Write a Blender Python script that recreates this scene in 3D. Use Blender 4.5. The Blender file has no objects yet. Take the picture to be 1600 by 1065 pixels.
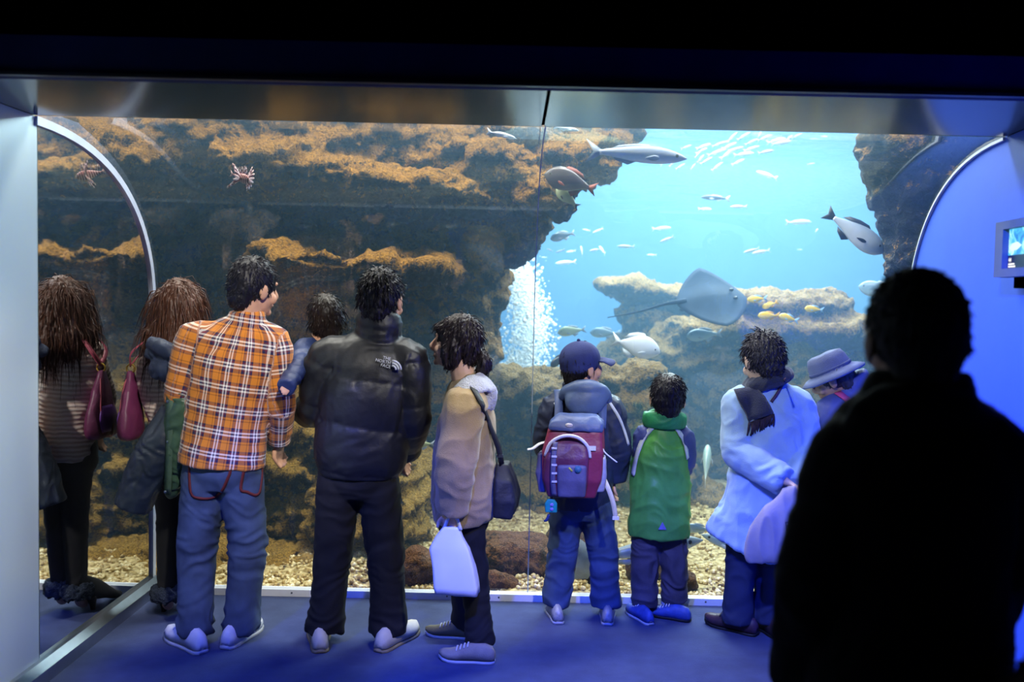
import bpy, bmesh, math, random
import numpy as np
from mathutils import Vector, Matrix, noise
random.seed(7); np.random.seed(7)
scene = bpy.context.scene
col = scene.collection
V = Vector

# ------------------------------------------------------------------ camera
FPX, CAMH, PITCH, ROLL = 1400.0, 1.59, math.atan(70/1400), 0.022
fwd = V((0, math.cos(PITCH), -math.sin(PITCH))); up0 = V((0, math.sin(PITCH), math.cos(PITCH))); r0 = V((1, 0, 0))
rgt = r0*math.cos(ROLL) + up0*math.sin(ROLL)
upv = up0*math.cos(ROLL) - r0*math.sin(ROLL)
cd = bpy.data.cameras.new('camera'); cam = bpy.data.objects.new('camera', cd); col.objects.link(cam)
cam.matrix_world = Matrix(((rgt.x, upv.x, -fwd.x, 0), (rgt.y, upv.y, -fwd.y, 0), (rgt.z, upv.z, -fwd.z, CAMH), (0, 0, 0, 1)))
cd.sensor_width = 36; cd.lens = 36*FPX/1600; cd.clip_start = 0.05
cd.dof.use_dof = True; cd.dof.focus_distance = 4.35; cd.dof.aperture_fstop = 1.6
scene.camera = cam

def at(px, py, y):
    "world point seen at pixel (px, py) at distance y into the scene"
    d = rgt*((px-800)/FPX) + upv*((532.5-py)/FPX) + fwd
    return V((0, 0, CAMH)) + d*(y/d.y)
def atz(px, py, z=0.0):
    d = rgt*((px-800)/FPX) + upv*((532.5-py)/FPX) + fwd
    return V((0, 0, CAMH)) + d*((z-CAMH)/d.z)

# ------------------------------------------------------------------ world, exposure, lamps
w = bpy.data.worlds.new('world'); scene.world = w; w.use_nodes = True
bg = w.node_tree.nodes['Background']; bg.inputs[0].default_value = (0.05, 0.1, 0.3, 1); bg.inputs[1].default_value = 0.02
scene.view_settings.view_transform = 'Standard'; scene.view_settings.look = 'None'
scene.view_settings.exposure = 0.3; scene.view_settings.gamma = 1.0; scene.view_settings.use_curve_mapping = False
scene.cycles.max_bounces = 8; scene.cycles.diffuse_bounces = 3; scene.cycles.glossy_bounces = 4
scene.cycles.transparent_max_bounces = 16; scene.cycles.volume_bounces = 1
scene.cycles.use_denoising = True; scene.cycles.caustics_reflective = False; scene.cycles.caustics_refractive = False
scene.cycles.sample_clamp_indirect = 6

def area(name, loc, target, size, power, color, sy=None):
    L = bpy.data.lights.new(name, 'AREA'); L.energy = power; L.color = color; L.size = size
    if sy: L.shape = 'RECTANGLE'; L.size_y = sy
    o = bpy.data.objects.new(name, L); col.objects.link(o); o.location = loc
    o.rotation_euler = (V(target)-V(loc)).to_track_quat('-Z', 'Y').to_euler()
    return o
def spot(name, loc, target, angle, power, color, blend=.35, r=.04):
    L = bpy.data.lights.new(name, 'SPOT'); L.energy = power; L.color = color
    L.spot_size = math.radians(angle); L.spot_blend = blend; L.shadow_soft_size = r
    o = bpy.data.objects.new(name, L); col.objects.link(o); o.location = loc
    o.rotation_euler = (V(target)-V(loc)).to_track_quat('-Z', 'Y').to_euler()
    return o
# lamps over the tank, above the water surface
area('tank_lamp_back', (2.0, 9.0, 4.0), (2.0, 9.0, 0), 4.2, 960, (.82, .97, 1), 3.4)
area('tank_lamp_rear', (-3.0, 10.0, 4.2), (-2.0, 10.0, 0), 3.0, 120, (.72, .93, 1), 2.0)
area('tank_lamp_front', (-1.5, 4.9, 4.3), (-1.5, 5.9, .4), 4.4, 230, (1, .95, .84), .6)
area('tank_lamp_front_right', (1.5, 5.4, 4.3), (1.2, 6.4, .4), 2.4, 125, (.95, .97, 1), .6)
# spot lamps on the track behind the visitors, low enough to shine in under the lintel
spot('hall_spot_white', (.85, 2.1, 2.36), (-.1, 4.0, 1.0), 40, 120, (1, .97, .92), .5)
spot('hall_spot_plaid', (-.45, 2.1, 2.36), (-1.35, 4.0, 1.05), 38, 150, (1, .95, .88), .5)
spot('hall_spot_coat', (.3, 2.1, 2.36), (1.1, 4.2, .95), 38, 85, (.74, .85, 1), .5)
spot('hall_spot_blue', (-1.3, 2.1, 2.36), (-.6, 3.55, .0), 50, 210, (.03, .08, 1))
spot('hall_spot_blue_floor', (.0, 2.1, 2.36), (.6, 3.5, .0), 52, 330, (.03, .08, 1))
spot('wall_wash_blue', (.9, 2.1, 2.36), (2.0, 3.2, 1.15), 58, 430, (.03, .11, 1), .8, .08)
spot('wall_wash_low', (.9, 1.9, 2.36), (2.0, 3.0, .4), 56, 80, (.03, .06, 1), .8, .08)
spot('panel_spot', (-1.0, 1.6, 2.6), (-1.9, 2.6, 1.3), 46, 300, (.88, .96, 1), 1.0, .1)

# ------------------------------------------------------------------ materials
def lin(c):
    if isinstance(c, str):
        c = c.lstrip('#'); c = [int(c[i:i+2], 16)/255 for i in (0, 2, 4)]
    return tuple((x/12.92 if x <= .04045 else ((x+.055)/1.055)**2.4) for x in c)
MATS = {}
class N:
    "tiny node-tree writer"
    def __init__(s, name):
        m = bpy.data.materials.new(name); m.use_nodes = True; s.m = m; s.t = m.node_tree
        s.b = s.t.nodes['Principled BSDF']; s.out = s.t.nodes['Material Output']
    def n(s, kind, **kw):
        nd = s.t.nodes.new('ShaderNode'+kind)
        for k, v in kw.items():
            if k.startswith('i_'):
                key = k[2:]; key = int(key) if key.isdigit() else key.replace('_', ' ')
                s.put(nd.inputs[key], v)
            else: setattr(nd, k, v)
        return nd
    def put(s, sock, v):
        if isinstance(v, bpy.types.NodeSocket): s.t.links.new(v, sock)
        elif isinstance(v, tuple) and len(v) == 3 and sock.type == 'RGBA': sock.default_value = (*v, 1)
        else: sock.default_value = v
    def set(s, **kw):
        for k, v in kw.items(): s.put(s.b.inputs[k.replace('_', ' ')], v)
    def math(s, op, a, b=0.0):
        nd = s.n('Math', operation=op); s.put(nd.inputs[0], a); s.put(nd.inputs[1], b); return nd.outputs[0]
    def mix(s, f, a, b, mode='MIX'):
        nd = s.n('Mix', data_type='RGBA', blend_type=mode)
        s.put(nd.inputs[0], f); s.put(nd.inputs[6], a); s.put(nd.inputs[7], b); return nd.outputs[2]
    def ramp(s, f, stops, interp='LINEAR'):
        nd = s.n('ValToRGB'); cr = nd.color_ramp; cr.interpolation = interp
        while len(cr.elements) < len(stops): cr.elements.new(.5)
        for e, (p, c) in zip(cr.elements, stops):
            e.position = p; e.color = (*c, 1) if isinstance(c, tuple) else (c, c, c, 1)
        s.put(nd.inputs[0], f); return nd.outputs[0]
    def coord(s, kind='Object'): return s.n('TexCoord').outputs[kind]
    def noise(s, vec, scale, detail=4, rough=.55, dist=0):
        nd = s.n('TexNoise'); s.put(nd.inputs['Vector'], vec)
        for k, v in (('Scale', scale), ('Detail', detail), ('Roughness', rough), ('Distortion', dist)): nd.inputs[k].default_value = v
        return nd.outputs[0]
    def bump(s, h, strength=.3, dist=.01):
        nd = s.n('Bump'); nd.inputs['Strength'].default_value = strength; nd.inputs['Distance'].default_value = dist
        s.put(nd.inputs['Height'], h); s.put(s.b.inputs['Normal'], nd.outputs[0]); return nd.outputs[0]

def sh(c, k): return tuple(min(1, x*k) for x in c)
def mat(name, c, rough=.7, metal=0, var=.22, scale=14, bump=.25, bscale=160, bdist=.004, spec=.4, sheen=0, coat=0):
    if name in MATS: return MATS[name]
    c = lin(c); g = N(name); o = g.coord()
    nz = g.noise(o, scale)
    g.set(Base_Color=g.mix(g.ramp(nz, [(.3, 0.0), (.7, 1.0)]), sh(c, 1-var), sh(c, 1+var)), Roughness=rough, Metallic=metal)
    g.b.inputs['Specular IOR Level'].default_value = spec
    if sheen: g.b.inputs['Sheen Weight'].default_value = sheen
    if coat: g.b.inputs['Coat Weight'].default_value = coat; g.b.inputs['Coat Roughness'].default_value = .2
    if bump: g.bump(g.noise(o, bscale, 2), bump, bdist)
    MATS[name] = g.m; return g.m

# ------------------------------------------------------------------ object helpers
def tag(o, label, cat=None, group=None, kind=None):
    if label: o['label'] = label
    if cat: o['category'] = cat
    if group: o['group'] = group
    if kind: o['kind'] = kind
    return o
def empty(name, loc, label=None, cat=None, group=None):
    o = bpy.data.objects.new(name, None); o.empty_display_size = .1; col.objects.link(o); o.location = loc
    return tag(o, label, cat, group)
def link(name, me, m, parent=None, smooth=True):
    o = bpy.data.objects.new(name, me); col.objects.link(o)
    if m: 
        me.materials.clear(); me.materials.append(m)
    if smooth: me.polygons.foreach_set('use_smooth', [True]*len(me.polygons))
    if parent is not None:
        o.parent = parent
        o.matrix_parent_inverse = Matrix.Translation(-wloc(parent))
    return o
def wloc(o):
    return V(o.location) if o.parent is None else V((0, 0, 0))

def smoothpath(pts, k=4):
    pts = [np.array(p, float) for p in pts]
    if len(pts) < 3 or k < 2: return pts
    out = []
    n = len(pts)
    for i in range(n-1):
        p0 = pts[max(i-1, 0)]; p1 = pts[i]; p2 = pts[i+1]; p3 = pts[min(i+2, n-1)]
        for j in range(k):
            t = j/k
            out.append(.5*((2*p1)+(-p0+p2)*t+(2*p0-5*p1+4*p2-p3)*t*t+(-p0+3*p1-3*p2+p3)*t**3))
    out.append(pts[-1]); return out

class MB:
    def __init__(s): s.v = []; s.f = []
    def add(s, vs, fs):
        b = len(s.v); s.v.extend([tuple(x) for x in vs]); s.f.extend([tuple(b+i for i in f) for f in fs]); return s
    def tube(s, pts, rad, side=(1, 0, 0), seg=16, k=3, caps=True, round_caps=False):
        "lofted tube through pts; rad entries are r or (a, b), a along side"
        rad = [(r, r) if not hasattr(r, '__len__') else tuple(r) for r in rad]
        arr = [list(p)+list(r) for p, r in zip(pts, rad)]
        arr = smoothpath(arr, k)
        P = [V(a[:3]) for a in arr]; R = [(max(a[3], .0004), max(a[4], .0004)) for a in arr]
        side = V(side); vs = []
        n = len(P)
        for i in range(n):
            t = (P[min(i+1, n-1)]-P[max(i-1, 0)]).normalized()
            a = side - t*side.dot(t)
            if a.length < 1e-3: a = t.orthogonal()
            a.normalize(); side = a if i else a; b = t.cross(a)
            for j in range(seg):
                th = 2*math.pi*j/seg
                vs.append(P[i]+a*(R[i][0]*math.cos(th))+b*(R[i][1]*math.sin(th)))
        fs = [(i*seg+j, i*seg+(j+1) % seg, (i+1)*seg+(j+1) % seg, (i+1)*seg+j) for i in range(n-1) for j in range(seg)]
        if caps:
            fs.append(tuple(range(seg-1, -1, -1))); fs.append(tuple((n-1)*seg+j for j in range(seg)))
        return s.add(vs, fs)
    def ell(s, c, r, rot=None, seg=16, rings=10):
        c = V(c); vs = []; fs = []
        rr = r if hasattr(r, '__len__') else (r, r, r)
        for i in range(rings+1):
            ph = math.pi*i/rings
            for j in range(seg):
                th = 2*math.pi*j/seg
                p = V((rr[0]*math.sin(ph)*math.cos(th), rr[1]*math.sin(ph)*math.sin(th), rr[2]*math.cos(ph)))
                vs.append(c+(rot @ p if rot else p))
        fs = [(i*seg+j, (i+1)*seg+j, (i+1)*seg+(j+1) % seg, i*seg+(j+1) % seg) for i in range(rings) for j in range(seg)]
        return s.add(vs, fs)
    def box(s, c, d, rot=None):
        c = V(c); vs = []
        for z in (-1, 1):
            for y in (-1, 1):
                for x in (-1, 1):
                    p = V((x*d[0]/2, y*d[1]/2, z*d[2]/2)); vs.append(c+(rot @ p if rot else p))
        return s.add(vs, [(0, 2, 3, 1), (4, 5, 7, 6), (0, 1, 5, 4), (2, 6, 7, 3), (0, 4, 6, 2), (1, 3, 7, 5)])
    def ribbon(s, pts, wid, thick, nrm, k=3, wdir=None):
        "flat strap along pts: width across, thickness along nrm"
        pts = smoothpath([list(p) for p in pts], k); P = [V(p) for p in pts]; n = len(P); vs = []
        nr = [V(nrm)]*n if not isinstance(nrm, list) else [V(x[:3]) for x in smoothpath([list(x) for x in nrm], k)]
        for i in range(n):
            t = (P[min(i+1, n-1)]-P[max(i-1, 0)]).normalized()
            a = t.cross(nr[i]).normalized(); b = a.cross(t).normalized()
            for q, h in ((-1, -1), (1, -1), (1, 1), (-1, 1)):
                vs.append(P[i]+a*(q*wid/2)+b*(h*thick/2))
        fs = [(i*4+j, i*4+(j+1) % 4, (i+1)*4+(j+1) % 4, (i+1)*4+j) for i in range(n-1) for j in range(4)]
        fs += [(3, 2, 1, 0), tuple((n-1)*4+j for j in range(4))]
        return s.add(vs, fs)
    def mesh(s, name='m'):
        me = bpy.data.meshes.new(name); me.from_pydata([tuple(v) for v in s.v], [], s.f); me.validate(); me.update()
        bm = bmesh.new(); bm.from_mesh(me); bmesh.ops.recalc_face_normals(bm, faces=bm.faces); bm.to_mesh(me); bm.free()
        return me
    def build(s, name, m, parent=None, smooth=True): return link(name, s.mesh(name), m, parent, smooth)
    def solid(s, voxel=.01, smooth=3, fac=.5):
        "one continuous skin over everything in here"
        me = s.mesh('tmp'); o = bpy.data.objects.new('tmp', me); col.objects.link(o)
        md = o.modifiers.new('r', 'REMESH'); md.mode = 'VOXEL'; md.voxel_size = voxel
        if smooth: sm = o.modifiers.new('s', 'SMOOTH'); sm.factor = fac; sm.iterations = smooth
        dg = bpy.context.evaluated_depsgraph_get()
        out = bpy.data.meshes.new_from_object(o.evaluated_get(dg), depsgraph=dg)
        bpy.data.objects.remove(o); bpy.data.meshes.remove(me); return out

def mco(me):
    a = np.empty(len(me.vertices)*3); me.vertices.foreach_get('co', a); return a.reshape(-1, 3)
def mno(me):
    a = np.empty(len(me.vertices)*3); me.vertices.foreach_get('normal', a); return a.reshape(-1, 3)
def setco(me, a): me.vertices.foreach_set('co', np.ascontiguousarray(a).ravel()); me.update()
def push(me, d):
    setco(me, mco(me)+mno(me)*np.asarray(d)[:, None])
def fbm(P, scale=(1, 1, 1), octv=4, H=.9, off=(0, 0, 0)):
    s = np.array(scale if hasattr(scale, '__len__') else (scale,)*3)
    return np.array([noise.fractal(V(p), H, 2.1, octv) for p in P*s+np.array(off)])
def ridged(P, scale, octv=4, off=(0, 0, 0)):
    s = np.array(scale if hasattr(scale, '__len__') else (scale,)*3)
    return np.array([noise.ridged_multi_fractal(V(p), .9, 2.1, octv, 1.0, 2.0) for p in P*s+np.array(off)])
def crease(P, scale, off=(0, 0, 0)):
    s = np.array(scale if hasattr(scale, '__len__') else (scale,)*3)
    return np.array([1-2*abs(noise.noise(V(p))) for p in P*s+np.array(off)])
def attr(me, name, data):
    a = me.attributes.new(name, 'FLOAT_VECTOR', 'POINT'); a.data.foreach_set('vector', np.ascontiguousarray(data, dtype=np.float32).ravel())
# ------------------------------------------------------------------ the hall
def XL(y): return -1.86-0.0175*(4.65-y)          # polished side wall on the left
def XR(y): return 1.91+0.127*(y-3.55)            # painted side wall on the right
YG, YB, ZB = 4.65, 3.53, 2.25                    # foot of the glass, rear edge and height of the lintel
def arc(n=22, off=0.0):
    "section of the bent acrylic, floor to lintel, as (y, z)"
    e = 2/2.3; pts = [(YG+off, .034), (YG+off, .5), (YG+off, 1.0)]
    for i in range(n+1):
        t = math.pi/2*i/n
        pts.append((YB+(YG-YB+off)*math.cos(t)**e, 1.45+(ZB-1.45+off)*math.sin(t)**e))
    return pts
ARC = arc()

def struct(name, o, label):
    o['kind'] = 'structure'; o['label'] = label; return o

# carpet floor
g = N('carpet'); o_ = g.coord()
g.set(Base_Color=g.mix(g.noise(o_, 9, 5), lin('#2c3458'), lin('#485680')), Roughness=.95)
wv = g.n('TexWave', wave_type='BANDS', bands_direction='Y'); g.put(wv.inputs['Vector'], o_); wv.inputs['Scale'].default_value = 55; wv.inputs['Distortion'].default_value = 2.5; wv.inputs['Detail'].default_value = 2
g.bump(g.mix(.5, wv.outputs[0], g.noise(o_, 320, 2)), .7, .004)
floor = MB().box((0, 1.0, -.05), (9, 7.4, .1)).build('floor', g.m, smooth=False); struct('floor', floor, 'blue grey ribbed carpet floor of the viewing hall')

black = mat('black_paint', '#020203', .95, var=.3, bump=.1, spec=0)
ceil = MB().box((0, .2, 3.0), (9, 5.6, .1)).build('ceiling', black, smooth=False); struct('ceiling', ceil, 'unlit black ceiling of the viewing hall')
bulk = MB().box((0, 3.22, 2.675), (9, .6, .6)).build('wall_front', black, smooth=False); struct('wall_front', bulk, 'black bulkhead wall above the lintel')
bk = MB().box((0, -2.65, 1.48), (9, .1, 2.95)).build('wall_back', black, smooth=False); struct('wall_back', bk, 'dark rear wall of the viewing hall')

# lintel: dark face panels and satin steel soffit in panels with a joint
g = N('satin_steel'); o_ = g.coord()
st = g.n('Mapping'); g.put(st.inputs[0], o_); st.inputs['Scale'].default_value = (2, 160, 160)
g.set(Base_Color=lin('#3b4049'), Metallic=1.0, Roughness=g.ramp(g.noise(st.outputs[0], 3, 2), [(.2, .13), (.8, .16)]))
satin = g.m
dsteel = mat('dark_steel_face', '#141f48', .7, 0, .15, 6, 0, spec=.15)
lin_face = MB().box((0, 2.89, 2.315), (9, .04, .13)).build('trim_1', dsteel, smooth=False); struct('trim_1', lin_face, 'dark blue steel face of the lintel')
lip = MB().box((0, 2.862, 2.256), (9, .024, .012)).build('lip', mat('lip_steel', '#4b4d55', .35, .9, .1, 5, 0), lin_face, smooth=False)
xs = at(853, 165, 3.2).x
sof = MB().box(((-4.5+xs-.006)/2, 3.21, 2.262), (xs-.006+4.5, .64, .02)).build('trim_2', satin, smooth=False); struct('trim_2', sof, 'satin steel soffit panels under the lintel')
MB().box(((4.5+xs+.006)/2, 3.21, 2.262), (4.5-xs-.006, .64, .02)).build('soffit_panel', satin, sof, smooth=False)
MB().box((xs, 3.21, 2.268), (.02, .64, .02)).build('joint_seam', black, sof, smooth=False)

# left side wall: polished mirror sheet up to the bent window, satin sheet nearer
g = N('mirror_steel'); g.set(Base_Color=(.82, .84, .86), Metallic=1.0, Roughness=.025); mirror = g.m
def wall_poly(fx, prof, t, name, m, parent=None):
    "upright sheet following the side wall line fx(y), outline prof in (y, z), thickness t outward"
    n = len(prof); vs = [(fx(y), y, z) for y, z in prof]+[(fx(y)+t, y, z) for y, z in prof]
    fs = [tuple(range(n)), tuple(range(2*n-1, n-1, -1))]+[(i, (i+1) % n, n+(i+1) % n, n+i) for i in range(n)]
    return MB().add(vs, fs).build(name, m, parent, smooth=False)
wl = wall_poly(XL, [(YB+.02, 0), (YG, 0)]+ARC[1:-1]+[(YB+.02, ZB)], -.04, 'wall_left', mirror)
struct('wall_left', wl, 'mirror polished steel side wall reflecting the tank and the visitors')
g = N('satin_sheet'); o_ = g.coord()
st = g.n('Mapping'); g.put(st.inputs[0], o_); st.inputs['Scale'].default_value = (160, 160, 2)
g.set(Base_Color=lin('#cfe0e4'), Metallic=.35, Roughness=g.ramp(g.noise(st.outputs[0], 3, 2), [(.3, .28), (.7, .36)]))
wl2 = wall_poly(XL, [(-2.6, 0), (YB+.015, 0), (YB+.015, ZB), (-2.6, ZB)], -.04, 'satin_sheet', g.m, wl)
wl3 = wall_poly(XL, [(-2.6, ZB), (2.87, ZB), (2.87, 3.6), (-2.6, 2.95)], -.04, 'upper_sheet', black, wl)
rail_m = mat('rail_steel', '#b9bcc2', .3, 1.0, .1, 8, 0)
def rail_left():
    mb = MB(); prof = [(0, 0), (.045, 0), (.045, .055), (.02, .085), (0, .085)]
    ys = [YG-.01, -2.6]; vs = []
    for y in ys: vs += [(XL(y)+a, y, z) for a, z in prof]
    n = len(prof); mb.add(vs, [(i, (i+1) % n, n+(i+1) % n, n+i) for i in range(n)]+[tuple(range(n)), tuple(range(2*n-1, n-1, -1))])
    return mb
struct('baseboard_left', rail_left().build('baseboard_left', rail_m, smooth=False), 'steel kick rail along the foot of the mirror wall')
def arc_trim(fx, wid, thick, s):
    "flat strip following the bent edge of the window on a side wall"
    inn = ARC; vs = []; n = len(inn)
    for i in range(n):
        y, z = inn[i]; y2, z2 = inn[min(i+1, n-1)]; y1, z1 = inn[max(i-1, 0)]
        t = V((y2-y1, z2-z1)).normalized(); nn = V((-t.y, t.x))   # towards the room
        a = (y, z); b = (y+nn.x*wid, z+nn.y*wid)
        for (yy, zz), q in ((a, 0), (b, 0), (b, 1), (a, 1)): vs.append((fx(yy)+s*thick*q, yy, zz))
    fs = [(i*4+j, i*4+(j+1) % 4, (i+1)*4+(j+1) % 4, (i+1)*4+j) for i in range(n-1) for j in range(4)]+[(3, 2, 1, 0), tuple((n-1)*4+j for j in range(4))]
    return MB().add(vs, fs)
trim_m = mat('edge_trim', '#dfe6f5', .35, .2, .08, 8, 0)
struct('trim_3', arc_trim(XL, .034, .012, 1).build('trim_3', trim_m, smooth=False), 'bright steel edge strip curving up the mirror wall')
struct('trim_4', arc_trim(XR, .012, .012, -1).build('trim_4', mat('edge_white', '#dfe6f5', .5, 0, .05), smooth=False), 'thin pale edge strip curving up the painted wall')

# right side wall
wallm = mat('wall_bluelit', '#3f69f0', .55, 0, .05, 3, .08, 60, .003)  # blue of the light wash is put into this base colour
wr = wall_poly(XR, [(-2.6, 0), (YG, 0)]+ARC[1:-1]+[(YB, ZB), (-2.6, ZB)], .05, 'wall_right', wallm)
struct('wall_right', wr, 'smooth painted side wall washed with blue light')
wall_poly(XR, [(-2.6, ZB), (2.87, ZB), (2.87, 3.6), (-2.6, 2.95)], .05, 'upper_wall', black, wr)

# floor rail in front of the glass
railw = mat('white_rail', '#f2f4fa', .4, 0, .05, 9, 0)
fr = MB().box(((XL(YG)+XR(YG))/2, YG-.02, .018), (XR(YG)-XL(YG)-.01, .055, .036)).build('baseboard_front', railw, smooth=False); struct('baseboard_front', fr, 'white rail along the foot of the aquarium glass')
for i in range(14):
    x = XL(YG)+.2+i*.27
    MB().tube([(x, YG-.046, .02), (x, YG-.0495, .02)], [.005, .0045], k=1, seg=10).build('screw', mat('screw_steel', '#6b7078', .4, 1, .1, 20, 0), fr)

# bent acrylic panes: clear with a real surface sheen
g = N('acrylic'); t = g.t
lw = g.n('LayerWeight'); lw.inputs[0].default_value = .5
fr_ = g.math('ADD', .045, g.math('MULTIPLY', .955, g.math('POWER', lw.outputs['Facing'], 5.0)))
tr = g.n('BsdfTransparent'); tr.inputs[0].default_value = (.985, .995, 1, 1)
gl = g.n('BsdfGlossy'); gl.inputs['Roughness'].default_value = 0.0; gl.inputs[0].default_value = (1, 1, 1, 1)
mx = g.n('MixShader'); t.links.new(fr_, mx.inputs[0]); t.links.new(tr.outputs[0], mx.inputs[1]); t.links.new(gl.outputs[0], mx.inputs[2]); t.links.new(mx.outputs[0], g.out.inputs[0])
acrylic = g.m
def pane(xa, xb, name):
    "one bent sheet between xa(y) and xb(y)"
    n = len(ARC); vs = []; k = 2
    for (y, z) in ARC: vs += [(xa(y), y, z), (xb(y), y, z)]
    fs = [(2*i, 2*i+1, 2*i+3, 2*i+2) for i in range(n-1)]
    return MB().add(vs, fs).build(name, acrylic)
xseam = at(841, 300, 4.4).x
p1 = pane(lambda y: XL(y)+.002, lambda y: xseam-.002, 'window_1'); struct('window_1', p1, 'bent clear acrylic window sheet beside the mirror wall')
p2 = pane(lambda y: xseam+.002, lambda y: XR(y)-.002, 'window_2'); struct('window_2', p2, 'bent clear acrylic window sheet beside the painted wall')
MB().ribbon([(xseam, y-.002, z) for y, z in ARC], .005, .003, [(0, -1, -.01)]*len(ARC) if False else (0, -.92, -.38), k=1).build('trim_5', mat('seam_glue', '#aab6c8', .4, 0, .05)); struct('trim_5', bpy.data.objects['trim_5'], 'thin vertical glue seam between the two acrylic sheets')
# ------------------------------------------------------------------ the tank
g = N('tank_paint'); o_ = g.coord()
g.set(Base_Color=g.mix(g.noise(o_, .8, 3), lin('#1c4676'), lin('#245488')), Roughness=.9)
tankm = g.m
tb = MB().box((0, 13.05, 1.9), (15, .1, 4.2)).build('wall_tank_back', tankm, smooth=False); struct('x', tb, 'blue painted rear wall of the tank')
for sx, nm in ((-1, 'left'), (1, 'right')):
    o = MB().box((sx*7.5, 8.9, 1.9), (.1, 8.3, 4.2)).build('wall_tank_'+nm, tankm, smooth=False); struct('x', o, 'blue painted side wall of the tank')

# water: a closed body of slightly hazy blue water behind the acrylic
g = N('water'); t = g.t; t.nodes.remove(g.b)
tr = g.n('BsdfTransparent'); t.links.new(tr.outputs[0], g.out.inputs['Surface'])
vs_ = g.n('VolumeScatter'); vs_.inputs['Color'].default_value = (.34, .66, 1, 1); vs_.inputs['Density'].default_value = .062; vs_.inputs['Anisotropy'].default_value = .2
va = g.n('VolumeAbsorption'); va.inputs['Color'].default_value = (.2, .72, 1, 1); va.inputs['Density'].default_value = .06
ad = g.n('AddShader'); t.links.new(vs_.outputs[0], ad.inputs[0]); t.links.new(va.outputs[0], ad.inputs[1]); t.links.new(ad.outputs[0], g.out.inputs['Volume'])
prof = [(y+.012, z+.012) for y, z in ARC]; prof[0] = (prof[0][0], -.02)
prof += [(2.95, ZB+.012+.45), (2.95, 3.7), (12.95, 3.7), (12.95, -.02)]
prof = [p for p in prof if not (p[0] < 2.96 and p[1] < 3)]
prof.insert(len(ARC), (YB, 3.7)); 
n = len(prof); vs = [(-7.4, y, z) for y, z in prof]+[(7.4, y, z) for y, z in prof]
wat = MB().add(vs, [tuple(range(n)), tuple(range(2*n-1, n-1, -1))]+[(i, (i+1) % n, n+(i+1) % n, n+i) for i in range(n)]).build('water', g.m, smooth=False)
tag(wat, 'clear blue water filling the tank behind the bent acrylic', 'water', kind='stuff')

# rock material: dark stone, brown crust, mustard algae where it faces up
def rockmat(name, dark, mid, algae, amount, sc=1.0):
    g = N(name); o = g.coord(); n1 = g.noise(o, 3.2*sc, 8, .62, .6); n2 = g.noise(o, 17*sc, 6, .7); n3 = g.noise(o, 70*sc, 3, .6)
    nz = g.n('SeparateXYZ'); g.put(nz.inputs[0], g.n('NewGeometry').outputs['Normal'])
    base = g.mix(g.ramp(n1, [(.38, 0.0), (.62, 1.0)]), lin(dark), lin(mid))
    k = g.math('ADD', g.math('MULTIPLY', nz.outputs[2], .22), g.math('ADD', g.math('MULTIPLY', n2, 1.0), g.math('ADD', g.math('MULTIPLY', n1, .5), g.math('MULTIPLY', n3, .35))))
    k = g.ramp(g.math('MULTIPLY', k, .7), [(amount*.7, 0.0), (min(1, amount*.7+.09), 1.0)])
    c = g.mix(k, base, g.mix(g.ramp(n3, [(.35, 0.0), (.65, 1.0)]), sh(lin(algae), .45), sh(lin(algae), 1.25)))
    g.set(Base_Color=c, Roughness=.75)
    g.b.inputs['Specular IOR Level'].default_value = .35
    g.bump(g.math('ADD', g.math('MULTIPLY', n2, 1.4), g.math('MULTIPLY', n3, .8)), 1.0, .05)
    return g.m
R_cliff = rockmat('cliff_rock', '#0c1118', '#33261a', '#a8761c', .83)
R_low = rockmat('gravelly_rock', '#2a200e', '#6a4c20', '#c0953a', .84, 1.3)
R_far = rockmat('pale_rock', '#0d1518', '#26271e', '#9a762c', .88)
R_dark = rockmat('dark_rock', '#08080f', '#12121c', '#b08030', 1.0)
R_red = rockmat('red_boulder', '#2c1813', '#5c3526', '#8b5a33', .95, 1.6)

def rock(name, label, blobs, m, voxel=.03, a1=.13, s1=1.3, a2=.05, s2=5, a3=.012, seed=0, group=None):
    mb = MB()
    for b in blobs:
        if isinstance(b[0], Vector): b = (b[0], None, None)+tuple(b[1:])
        c = b[0] if isinstance(b[0], Vector) else at(b[0], b[1], b[2]); rx, ry, rz = b[3:6]
        rot = Matrix.Rotation(math.radians(b[6]), 3, 'Y') if len(b) > 6 else None
        mb.ell(c, (rx, ry, rz), rot, 20, 12)
    me = mb.solid(voxel, 2)
    P = mco(me); push(me, a1*(ridged(P, (s1, s1, s1*1.9), 4, (seed, 0, 0))-1.1)*.6)
    P = mco(me); push(me, a2*(ridged(P, s2, 3, (0, seed, 0))-1.0)*.6)
    if a3: P = mco(me); push(me, a3*fbm(P, 21, 2))
    o = link(name, me, m); return tag(o, label, 'rock', group)

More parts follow.
